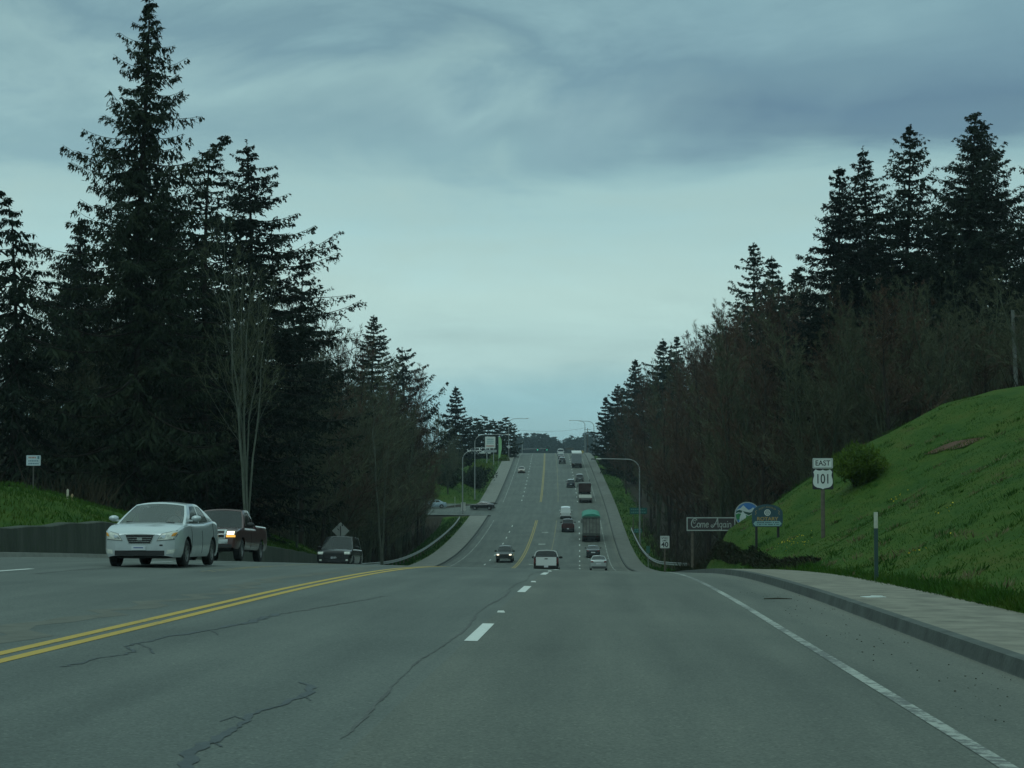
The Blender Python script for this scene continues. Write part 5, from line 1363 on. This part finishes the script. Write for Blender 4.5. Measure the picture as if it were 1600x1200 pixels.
def route_marker():
    p = at(1285, 842, 66); g = ground(p.x, 66); root = empty('highway_marker', (p.x, 66, g), (0, 0, R(-5)), 'EAST 101 highway shield on a wooden post on the grass slope', 'road sign')
    top = EYE + (740 - 715) / F_PX * 66 - g
    b = MB(); b.tube([(0, .07, -.4), (0, .07, top - .3)], .075, 8); b.build('post', WOODP, root)
    zc = top - .21; b = MB(); b.slab(off(rrect(.76, .40, .03), 0, zc), -.004, .004); pl = b.build('direction_plate', BLACK, root)
    b = MB(); b.slab(off(rrect(.73, .37, .025), 0, zc), -.008, -.0045); b.build('plate_face', WHITE, pl)
    b = MB(); o = rrect(.68, .32, .02); b.v = []
    for (dx, dz, w, h) in ((0, .155, .68, .012), (0, -.155, .68, .012), (.335, 0, .012, .32), (-.335, 0, .012, .32)): b.box((dx, -.0095, zc + dz), (w, .002, h))
    b.build('plate_border', BLACK, pl); text('EAST', .27, BLACK, pl, (0, -.010, zc), sx=.92, bold=.004)
    zs = zc - .22 - .37; b = MB(); b.slab(off(rrect(.76, .74, .03), 0, zs), -.004, .004); bk = b.build('shield_backing', BLACK, root)
    half = [(0, .355), (.06, .325), (.13, .318), (.20, .335), (.255, .365), (.30, .325), (.345, .265), (.325, .215), (.315, .155), (.325, .09), (.348, .02), (.36, -.06), (.355, -.14), (.33, -.21), (.28, -.265), (.21, -.30), (.13, -.315), (.06, -.33), (0, -.365)]
    poly = half + [(-x, z) for x, z in half[-2:0:-1]]; b = MB(); b.slab(off(poly[::-1], 0, zs), -.009, -.0045); sh = b.build('shield', WHITE, bk)
    text('101', .50, BLACK, bk, (0, -.0105, zs), sx=.72, bold=.004)
route_marker()
def delineator():
    Y = 38.0; p = at(1367, 884, Y); g = ground(p.x, Y); root = empty('marker_post', (p.x, Y, g), label='flat dark green marker post with a white reflective top on the grass slope', cat='post')
    top = EYE + (740 - 800) / F_PX * Y - g; w = .08
    b = MB(); b.box((0, 0, (top - .34 - .3) / 2), (w, .035, top - .34 + .3)); b.build('stake', simple('green_stake', (.022, .055, .050), .6), root)
    b = MB(); b.box((0, -.002, top - .17), (w * .98, .04, .34)); b.build('reflector_sheet', simple('dirty_white_sheet', (.42, .44, .36), .6, var=.2, scale=6), root)
delineator()
def club_sign():
    p = sight(1198, 849, 60); Y = p.y; g = ground(p.x, Y); root = empty('club_sign', (p.x, Y, g), label='dark blue arched club sign with a white wheel emblem on the grass slope', cat='sign')
    s = Y / F_PX; zc = EYE + (740 - 806) * s - g
    blue = simple('sign_navy', (.022, .065, .085), .5); gold = simple('sign_gold', (.32, .22, .08), .5); pale = simple('sign_pale_blue', (.22, .36, .36), .5)
    pl = [(-.58, -.44), (.58, -.44), (.63, -.25), (.63, .1)] + [(.63 * math.cos(t), .12 + .36 * math.sin(t)) for t in np.linspace(.1, 3.04, 15)] + [(-.63, .1), (-.63, -.25)]
    b = MB(); b.slab(off(pl, 0, zc), -.03, .03); bd = b.build('board', blue, root)
    text('PORT ANGELES', .085, gold, bd, (0, -.034, zc + .365), arc=.62, sx=1.25)
    b = MB(); b.slab([(.13 * math.cos(t), zc + .14 + .13 * math.sin(t)) for t in np.linspace(0, 2 * math.pi, 24, endpoint=False)], -.036, -.031); em = b.build('wheel_emblem', WHITE, bd)
    b = MB()
    for k in range(6): a = k * math.pi / 3; b.stroke([(.02 * math.cos(a), zc + .14 + .02 * math.sin(a)), (.075 * math.cos(a), zc + .14 + .075 * math.sin(a))], .018, -.038)
    b.stroke([(.085 * math.cos(t), zc + .14 + .085 * math.sin(t)) for t in np.linspace(0, 2 * math.pi, 21)], .02, -.0385); b.build('spokes', blue, bd)
    text('ROTARY', .20, gold, bd, (0, -.034, zc - .12), bold=.006, sx=1.12)
    b = MB(); b.slab(off([(-.5, -.10), (.5, -.10), (.58, 0), (.5, .10), (-.5, .10), (-.58, 0)], 0, zc - .31), -.038, -.031); bn = b.build('banner', pale, bd)
    b = MB(); rn = random.Random(2)
    for z in (.04, -.035):                                        # two lines too small to read
        x = -.42
        while x < .42: w = rn.uniform(.02, .05); b.box((x + w / 2, -.0395, zc - .31 + z), (w, .002, rn.uniform(.03, .045))); x += w + rn.choice([.012, .012, .05])
    b.build('lettering', blue, bd)
    for x in (-.45, .45): post(root, zc, .09, BLACKP, x)
    for sx_ in (-1, 1):
        b = MB(); b.stroke([(sx_ * .5, zc + .05), (sx_ * .46, zc + .12), (sx_ * .5, zc + .19), (sx_ * .44, zc + .23)], .018, -.034); b.build('scroll', gold, bd)
club_sign()
def farewell_sign():
    Y = 113.0; s = Y / F_PX; p = at(1110, 829, Y); g = ground(p.x, Y); root = empty('farewell_sign', (p.x, Y, g), label='long dark board reading Come Again with a round mountain and sail emblem', cat='sign')
    z0 = EYE + (740 - 829) * s - g; z1 = EYE + (740 - 808) * s - g; zc = (z0 + z1) / 2; w, h = 76 * s, z1 - z0
    dark = simple('sign_brown', (.035, .030, .030), .6); frame_m = simple('sign_frame', (.32, .36, .33), .6)
    b = MB(); b.box((0, 0, zc), (w, .06, h)); bd = b.build('board', dark, root)
    for (dx, dz, ww, hh) in ((0, h / 2 - .03, w, .07), (0, -h / 2 + .03, w, .07), (w / 2 - .035, 0, .07, h - .13), (-w / 2 + .035, 0, .07, h - .13)):
        b = MB(); b.box((dx, -.036, zc + dz), (ww, .012, hh)); b.build('frame', frame_m, bd)
    cur = lambda cx, cz, rx, rz, a0, a1, n=12: [(cx + rx * math.cos(R(a)), cz + rz * math.sin(R(a))) for a in np.linspace(a0, a1, n)]
    st = []                                                     # brush script, in letter units
    st.append((cur(.42, .50, .34, .44, 40, 150, 10) + cur(.42, .45, .36, .45, 150, 320, 14), .10)); st.append((cur(.40, .60, .16, .16, 20, 330, 10), .06))
    def lo(x): st.append((cur(x + .17, .25, .17, .22, 80, 440, 14), .085))
    def lm(x):
        st.append(([(x, .45), (x, .02)], .085))
        for k in range(2): st.append((cur(x + .13 + .24 * k, .30, .12, .16, 180, 0, 8) + [(x + .25 + .24 * k, .02)], .08))
    def le(x): st.append(([(x + .04, .24), (x + .32, .30)] + cur(x + .18, .28, .15, .19, 20, 200, 9) + cur(x + .18, .22, .15, .2, 200, 340, 8), .075))
    lo(.78); lm(1.22); le(1.82)
    st.append(([(2.50, .10), (2.62, .02), (2.78, .08), (3.00, .45), (3.16, .92), (3.20, .92), (3.28, .40), (3.36, .02)], .095)); st.append(([(2.78, .36), (3.36, .38)], .07)); st.append((cur(2.58, .16, .12, .12, 0, 300, 9), .06))
    def lg(x): st.append((cur(x + .15, .25, .15, .2, 20, 340, 12), .075)); st.append(([(x + .30, .45), (x + .30, -.10)] + cur(x + .16, -.12, .14, .16, 0, -150, 8), .075))
    def la(x): st.append((cur(x + .15, .23, .15, .2, 20, 340, 12), .075)); st.append(([(x + .31, .44), (x + .31, .06), (x + .38, .02)], .08))
    def li(x): st.append(([(x, .44), (x, .06), (x + .06, .02)], .08)); st.append(([(x, .60), (x + .01, .66)], .07))
    def ln(x): st.append(([(x, .44), (x, .02)], .08)); st.append((cur(x + .14, .28, .14, .17, 180, 0, 8) + [(x + .28, .06), (x + .36, .03)], .08))
    lg(3.48); la(3.92); li(4.42); ln(4.60)
    sc = w * .84 / 4.98; b = MB()
    for pts, wd in st: b.stroke([((x + .12 * z) * sc - w * .42, (z - .36) * sc * 1.15 + zc) for x, z in pts], wd * sc * 1.1, -.034)
    b.build('lettering', frame_m, bd)
    # round emblem at the right-hand end
    r = 20 * s; cx, cz = (1167 - 1110) * s, EYE + (740 - 804) * s - g
    circ = lambda rr, y0, y1, a0=0, a1=360, n=40: [(cx + rr * math.cos(R(a)), cz + rr * math.sin(R(a))) for a in np.linspace(a0, a1, n, endpoint=(a1 - a0) != 360)]
    b = MB(); b.slab(circ(r, 0, 0), -.05, .05); em = b.build('round_emblem', frame_m, root)
    blue = simple('emblem_blue', (.045, .17, .42), .5); dgreen = simple('emblem_dark_green', (.012, .07, .05), .5); green = simple('emblem_green', (.03, .20, .06), .5); wht = simple('emblem_white', (.50, .58, .56), .5)
    q = r * .92; b = MB(); b.slab(circ(q, 0, 0), -.056, -.051); b.build('emblem_sky', blue, em)
    def cl(poly):                                               # keep inside the round
        out = []
        for x, z in poly:
            d = math.hypot(x, z); k = min(1, .995 / d) if d > 0 else 1; out.append((cx + x * k * q, cz + z * k * q))
        return out
    arc_ = lambda a0, a1, n=14: [(math.cos(R(a)), math.sin(R(a))) for a in np.linspace(a0, a1, n)]
    b = MB(); b.slab(cl([(.94, .33), (.7, .36), (.48, .62), (.30, .48), (.1, .40), (-.1, .55), (-.36, .80), (-.6, .55), (-.85, .45), (-.9, .2), (0, 0), (.9, .1)]), -.060, -.057); b.build('emblem_mountains', wht, em)
    b = MB(); b.slab(cl([(.99, .12), (.6, .30), (.2, .18), (-.2, .26), (-.7, .42), (-.94, .30)] + arc_(165, 360)), -.064, -.061); b.build('emblem_forest', dgreen, em)
    b = MB(); b.slab(cl([(.99, -.02), (.5, .10), (.1, -.12), (-.3, .06), (-.8, .12), (-.99, .02)] + arc_(184, 358)), -.068, -.065); b.build('emblem_meadow', green, em)
    b = MB(); b.stroke([(cx + x * q, cz + z * q) for x, z in ((.97, .02), (.5, .14), (.1, -.08), (-.3, .10), (-.8, .16), (-.97, .08))], .05, -.070); b.build('emblem_shore', wht, em)
    b = MB(); b.slab(cl([(.9, -.42)] + arc_(-27, -153, 16) + [(-.9, -.42)]), -.072, -.069); b.build('emblem_water', blue, em)
    b = MB(); b.slab(cl([(-.42, .38), (-.12, -.1), (-.14, -.62), (-.70, -.62), (-.66, -.2)]), -.076, -.073); b.box((cx + .25 * q, -.075, cz - .4 * q), (.6 * q, .003, .06)); b.build('emblem_sail', wht, em)
    for x in (-w * .38, w * .38, cx): post(root, zc - h / 2 + .1 if x != cx else cz - r * .5, .14, WOODP, x, y=.12)
farewell_sign()
def speed_sign():
    Y = 117.0; s = Y / F_PX; p = at(1038, 857, Y); g = ground(p.x, Y); root = empty('speed_limit_sign', (p.x, Y, g), label='white SPEED LIMIT 40 sign at the right roadside', cat='road sign')
    w, h = .60, .80; zc = EYE + (740 - 846.5) * s - g
    b = MB(); b.slab(off(rrect(w, h, .04), 0, zc), -.003, .003); pl = b.build('plate', WHITE, root)
    b = MB()
    for (dx, dz, ww, hh) in ((0, h / 2 - .03, w - .05, .012), (0, -h / 2 + .03, w - .05, .012), (w / 2 - .03, 0, .012, h - .06), (-w / 2 + .03, 0, .012, h - .06)): b.box((dx, -.005, zc + dz), (ww, .002, hh))
    b.build('border', BLACK, pl); text('SPEED', .17, BLACK, pl, (0, -.006, zc + .25), sx=.95, bold=.002); text('LIMIT', .17, BLACK, pl, (0, -.006, zc + .09), sx=.95, bold=.002); text('40', .46, BLACK, pl, (0, -.006, zc - .18), bold=.010)
    post(root, zc + .2, .09, WOODP)
speed_sign()
def diamond_back():
    Y = 118.0; s = Y / F_PX; p = at(533, 828, Y); g = ground(p.x, Y); root = empty('warning_sign', (p.x, Y, g), label='bare metal back of a diamond warning sign above the black suv', cat='road sign')
    zc = EYE + (740 - 829) * s - g; d = .57; b = MB(); b.slab([(0, zc - d), (d, zc), (0, zc + d), (-d, zc)], -.003, .003); b.build('plate', ALU, root)
    b = MB(); b.box((0, -.05, (zc + .3 - .4) / 2), (.06, .06, zc + .3 + .4)); b.build('post', simple('dark_post', (.07, .07, .06), .8), root)
diamond_back()
def volunteer_sign():
    Y = 80.0; s = Y / F_PX; p = at(53, 719, Y); g = ground(p.x, Y); root = empty('notice_sign', (p.x, Y, g), (0, 0, R(14)), label='small white notice sign on a thin post above the grass bank', cat='sign')
    zc = EYE + (740 - 719.5) * s - g; w, h = .62, .46; b = MB(); b.slab(off(rrect(w, h, .03), 0, zc), -.003, .003); pl = b.build('plate', simple('notice_blue_white', (.48, .58, .60), .5), root)
    ink = simple('notice_ink', (.10, .20, .24), .6); red = simple('notice_red', (.38, .14, .10), .6); rn = random.Random(5); b = MB()
    for z in (-.02, -.14):
        x = -.22
        while x < .22: w_ = rn.uniform(.03, .06); b.box((x + w_ / 2, -.0045, zc + z), (w_, .002, .055)); x += w_ + .02
    b.box((.21, -.0045, zc + .13), (.08, .002, .13)); b.build('lettering', ink, pl)
    b = MB()
    for k in range(5): b.box((-.19 + k * .065, -.0045, zc + .13), (.045, .002, .07))
    b.build('heading', red, pl); post(root, zc + .1, .06, simple('dark_post', (.07, .07, .06), .8), y=.035)
    for u, v, h_, lb, c in ((107, 771, .42, 'taller pale survey stake in the grass bank', (.50, .46, .36)), (114, 775, .27, 'short tan survey stake beside the taller one', (.40, .28, .16))):
        Y2 = 76.0; p = at(u, v, Y2); g2 = ground(p.x, Y2); b = MB(); b.slab([(-.045, -.1), (.045, -.1), (.045, h_ - .05), (.0, h_), (-.045, h_ - .05)], -.02, .02); o = b.build('survey_stake', simple('stake_' + str(u), c, .8), None); o.location = (p.x, Y2, g2); tag(o, lb, 'stake')
volunteer_sign()

def street_lamp(rel, Y, H, arm, label, side, z_off=0.0, x=None, rise=1.6):
    """tapered pole whose top sweeps over the carriageway; side +1 reaches to the right"""
    px_ = float(S(Y)) + rel if x is None else x; g = ground(px_, Y)
    root = empty('street_lamp', (px_, Y, g), label=label, cat='street lamp', group='street lamps along the valley road')
    b = MB(); b.tube([(0, 0, -.3), (0, 0, H - rise)], [.13, .085], 10); b.build('pole', STEEL, root, True)
    b = MB(); th = np.linspace(0, math.pi / 2, 7); pts = [(0, 0, H - rise)] + [(side * (rise - rise * math.cos(t)), 0, H - rise + rise * math.sin(t) * .96) for t in th[1:]] + [(side * arm, 0, H + .02)]
    b.tube(pts, [.085] * 3 + [.07] * (len(pts) - 4) + [.055], 8); b.build('arm', STEEL, root, True)
    b = MB(); b.box((side * (arm + .35), 0, H + .02), (.8, .36, .16), taper=.75); hd = b.build('lamp_head', ALU, root)
    b = MB(); b.box((side * (arm + .38), 0, H - .075), (.5, .26, .04)); b.build('lens', simple('lamp_lens', (.45, .47, .44), .3), hd)
    b = MB(); b.box((0, 0, .1), (.36, .36, .25)); b.build('base', CONC, root)
def lamp_px(u, vtop, vend_u, Y, label, side):
    p = at(u, vtop, Y); g = ground(p.x, Y); arm = abs(vend_u - u) / F_PX * Y - .75
    street_lamp(0, Y, p.z - g, arm, label, side, x=p.x)
lamp_px(999, 717, 931, 256, 'street lamp with a long arm over the right side of the valley road', -1)
lamp_px(723, 704, 752, 318, 'shorter street lamp at the corner of the side street', 1)
lamp_px(742, 679, 796, 352, 'tall street lamp on the left bank beyond the side street', 1)
lamp_px(795, 654, 826, 500, 'street lamp against the sky left of the hilltop', 1)
lamp_px(914, 657, 889, 560, 'street lamp against the sky right of the hilltop, arm reaching furthest over the road', -1)
lamp_px(928, 658, 905, 500, 'street lamp beside the right trees near the hilltop', -1)
def small_signs():
    gsign = simple('guide_green', (.012, .10, .085), .5)
    for u, v, w, h, Y, lb in ((997, 798, 27, 10, 272, 'wide green guide sign behind the right street lamp'), (996, 829, 13, 7, 262, 'small green sign low behind the right street lamp')):
        s = Y / F_PX; p = at(u, v, Y); g = ground(p.x, Y); root = empty('guide_sign', (p.x, Y, g), label=lb, cat='road sign'); zc = p.z - g
        b = MB(); b.slab(off(rrect(w * s, h * s, .08), 0, zc), -.01, .01); pl = b.build('plate', gsign, root); b = MB(); rn = random.Random(u)
        for z in (.22, -.22):
            x = -w * s * .42
            while x < w * s * .38: ww = rn.uniform(.12, .3); b.box((x + ww / 2, -.014, zc + z * h * s), (ww, .004, .16)); x += ww + .1
        b.build('lettering', simple('guide_ink', (.10, .25, .22), .5), pl)
        for x in (-w * s * .3, w * s * .3): post(root, zc, .12, WOODP, x, y=.09)
    Y = 190.0; p = at(1012, 858, Y); g = ground(p.x, Y); root = empty('route_plate', (p.x, Y, g), label='small green plate on a post beside the right guardrail', cat='road sign')
    zc = p.z - g; b = MB(); b.slab(off(rrect(.4, .75, .03), 0, zc), -.004, .004); b.build('plate', simple('pale_green_plate', (.03, .12, .09), .5), root); post(root, zc, .07, STEEL)
    for u, v, Y, d, mat, lb, turn in ((795, 698, 498, .62, simple('sign_grey_diamond', (.36, .38, .37), .6), 'grey diamond sign below the hilltop street lamp', 0), (910, 706, 548, .55, simple('sign_dull_yellow', (.36, .30, .12), .6), 'dull yellow diamond sign right of the box trailer', 0)):
        p = at(u, v, Y); g = ground(p.x, Y); root = empty('warning_sign', (p.x, Y, g), label=lb, cat='road sign'); zc = p.z - g; b = MB(); b.slab([(0, zc - d), (d, zc), (0, zc + d), (-d, zc)], -.004, .004); b.build('plate', mat, root); post(root, zc, .09, WOODP)
    Y = 322.0; p = at(711, 795, Y); g = ground(p.x, Y); root = empty('stop_sign', (p.x, Y, g), label='thin sign post seen edge-on at the mouth of the side street', cat='road sign'); post(root, 2.9, .09, STEEL)
    b = MB(); b.box((0, 0, 2.5), (.06, .7, .7)); b.build('plate', ALU, root)
    Y = 326.0; p = at(724, 795, Y); root = empty('utility_box', (p.x, Y, ground(p.x, Y)), label='grey utility cabinet beside the corner street lamp', cat='cabinet'); b = MB(); b.box((0, 0, .75), (.8, .6, 1.5)); b.build('case', ALU, root); b = MB(); b.box((0, 0, 1.53), (.9, .7, .06)); b.build('lid', ALU, root)
    # hilltop business frontage: signboard, feather flag, parked stock
    Y = 478.0; s = Y / F_PX; p = at(766, 692, Y); g = ground(p.x, Y); root = empty('signboard', (p.x, Y, g), label='tall white business signboard on the left of the hilltop', cat='sign'); zc = p.z - g
    b = MB(); b.box((0, 0, zc + .1), (16 * s, .3, 18 * s)); pl = b.build('panel', WHITE, root)
    b = MB(); rn = random.Random(3)
    for k in range(3): b.box((0, -.16, zc + .95 - k * .5), (16 * s * rn.uniform(.55, .78), .02, .16))
    b.build('lettering', simple('board_teal', (.05, .22, .24), .6), pl)
    b = MB(); b.box((0, -.16, zc - .85), (16 * s * .8, .02, .3)); b.build('strip', simple('board_red', (.42, .22, .18), .6), pl)
    for x in (-.9, .9): post(root, zc - 1, .25, STEEL, x, y=0)
    b = MB(); b.box((0, 0, zc - 2.2), (3.4, .2, .7)); b.build('lower_panel', simple('board_grey', (.28, .30, .31), .6), root)
    p = at(779, 705, 476); g = ground(p.x, 476); root = empty('feather_flag', (p.x, 476, g), label='pale green feather flag beside the white signboard', cat='flag'); h = EYE + (740 - 683) / F_PX * 476 - g
    b = MB(); b.tube([(0, 0, -.2), (0, 0, h)], .03, 6); b.build('pole', STEEL, root)
    b = MB(); b.slab([(0, h * .25), (.45, h * .32), (.85, h * .6), (.8, h * .9), (.45, h), (0, h)], -.02, .02); b.build('cloth', simple('flag_green', (.22, .42, .20), .7), root)
    p = sight(762, 716, 400, 540); g = p.z; p = p + Vector((0, 0, .45)); root = empty('skip', (p.x, p.y, g), label='yellow container below the white signboard', cat='container')
    z = max(.3, p.z - g); b = MB(); prof = [(-1.1, z - .45), (1.1, z - .45), (1.25, z + .45), (-1.25, z + .45)]; b.slab(prof, -.8, .8); b.build('tub', simple('yellow_plastic', (.26, .20, .05), .6), root)
    b = MB(); b.box((0, 0, z + .48), (2.6, 1.7, .07)); b.box((0, 0, (z - .45) / 2), (1.8, 1.2, z - .45)); b.build('rim', simple('yellow_rim', (.22, .17, .05), .6), root)
    p = sight(780, 712, 400, 540); g = p.z; p = p + Vector((0, 0, .5)); root = empty('display_rack', (p.x, p.y, g), label='orange and white goods rack right of the signboard', cat='rack')
    for k in range(4):
        b = MB(); b.box((-1.0 + k * .65, 0, (p.z - g) / 2 + .3), (.5, .5, p.z - g + rn.uniform(.4, 1.0))); b.build('bundle', simple('goods_%d' % (k % 2), ((.42, .20, .10), (.46, .44, .40))[k % 2], .7), root)
    for u, Y, lb, yw in ((738, 486, 'white parked van left of the signboard, nearer end', 75), (752, 490, 'white parked van next to the signboard', 95)):
        p = at(u, 711, Y); vehicle('van', lb, 'van', mk(VAN, paint=WHITEP), 0, Y, True, loc=(p.x, Y, max(ground(p.x, Y), p.z)), yaw=R(yw))
    # gate-like sign frame and signal mast past the crest
    p = at(890, 706, 585); g = ground(p.x, 585); root = empty('sign_frame', (p.x, 585, g), label='thin dark sign frame beyond the box trailer', cat='road sign'); h = p.z - g + 1.2
    for x in (-1.2, 1.2): post(root, h, .12, WOODP, x)
    b = MB(); b.box((.1, 0, h - .25), (2.5, .1, .5)); b.build('panel', simple('frame_dark', (.09, .08, .06), .8), root)
    p = at(816, 708, 640); g = ground(p.x, 640); root = empty('signal_mast', (p.x, 640, g), label='traffic signal mast arm beyond the crest', cat='traffic signal'); H = EYE + (740 - 689) / F_PX * 640 - g
    b = MB(); b.tube([(0, 0, -.2), (0, 0, H)], [.14, .09], 8); b.build('pole', STEEL, root); za = EYE + (740 - 701) / F_PX * 640 - g
    b = MB(); b.tube([(0, 0, za - .2), (9.2, 0, za + .05)], [.1, .06], 8); b.build('arm', STEEL, root)
    for x in (5.5, 8.8):
        b = MB(); b.box((x, -.1, za - .15), (.35, .3, 1.0)); sg = b.build('signal_head', BLACKP, root)
        b = MB(); b.lathe_x([(-.02, .001), (-.02, .13), (.02, .13)], 12); l = b.build('lens', simple('signal_green', (.05, .5, .35), .3, emit=(.1, 1, .6), estr=1.2), sg); l.rotation_euler = (0, 0, math.pi / 2); l.location = (x, -.27, za - .45)
    # utility pole above the grass slope, and its neighbour across the crest carrying a wire
    Y = 104.0; p = at(1591, 612, Y); g = ground(p.x, Y); root = empty('utility_pole', (p.x, Y, g), (0, R(-2.0), 0), label='weathered leaning pole at the top of the grass slope, right picture edge', cat='pole'); h = EYE + (740 - 484) / F_PX * Y - g
    b = MB(); b.tube([(0, 0, -.5), (0, 0, h)], [.15, .10], 8); b.build('shaft', simple('grey_pole', (.12, .13, .115), .9, var=.3), root); b = MB(); b.box((.5, 0, h - .35), (1.2, .1, .1)); b.build('cross_arm', WOODP, root)
    b = MB(); a0, a1 = at(806, 674, 600), at(916, 671, 600)
    b.tube([a0 + (a1 - a0) * t + Vector((0, 0, -1.0 * (1 - (2 * t - 1) ** 2) + .6)) for t in np.linspace(0, 1, 14)], .022, 4); o = b.build('power_line', BLACKP); tag(o, 'thin power line crossing above the hilltop', 'cable')
    for u, lb in ((803, 'dark utility pole among the hilltop conifers holding the left end of the power line'), (918, 'dark utility pole at the right end of the power line')):
        p = at(u, 672, 600); g = ground(p.x, 600); root = empty('utility_pole', (p.x, 600, g), label=lb, cat='pole'); b = MB(); b.tube([(0, 0, -.3), (0, 0, p.z - g + .6)], [.16, .1], 8); b.build('shaft', WOODP, root); b = MB(); b.box((0, 0, p.z - g + .2), (2.2, .12, .12)); b.build('cross_arm', WOODP, root)
small_signs()

# ------------------------------------------------------------------ air
def haze():
    m = bpy.data.materials.new('haze_air'); m.use_nodes = True; n, l = m.node_tree.nodes, m.node_tree.links
    n.clear(); out = n.new('ShaderNodeOutputMaterial'); v = n.new('ShaderNodeVolumePrincipled'); l.new(v.outputs[0], out.inputs['Volume'])
    v.inputs['Color'].default_value = (.72, .90, 1.0, 1); v.inputs['Density'].default_value = HAZE; v.inputs['Anisotropy'].default_value = .2
    b = MB(); b.box((0, 3000, 22), (8300, 6240, 78)); o = b.build('haze', m); tag(o, 'thin damp bluish air over the valley', 'haze', kind='stuff')
HAZE = .00013
if HAZE: haze()
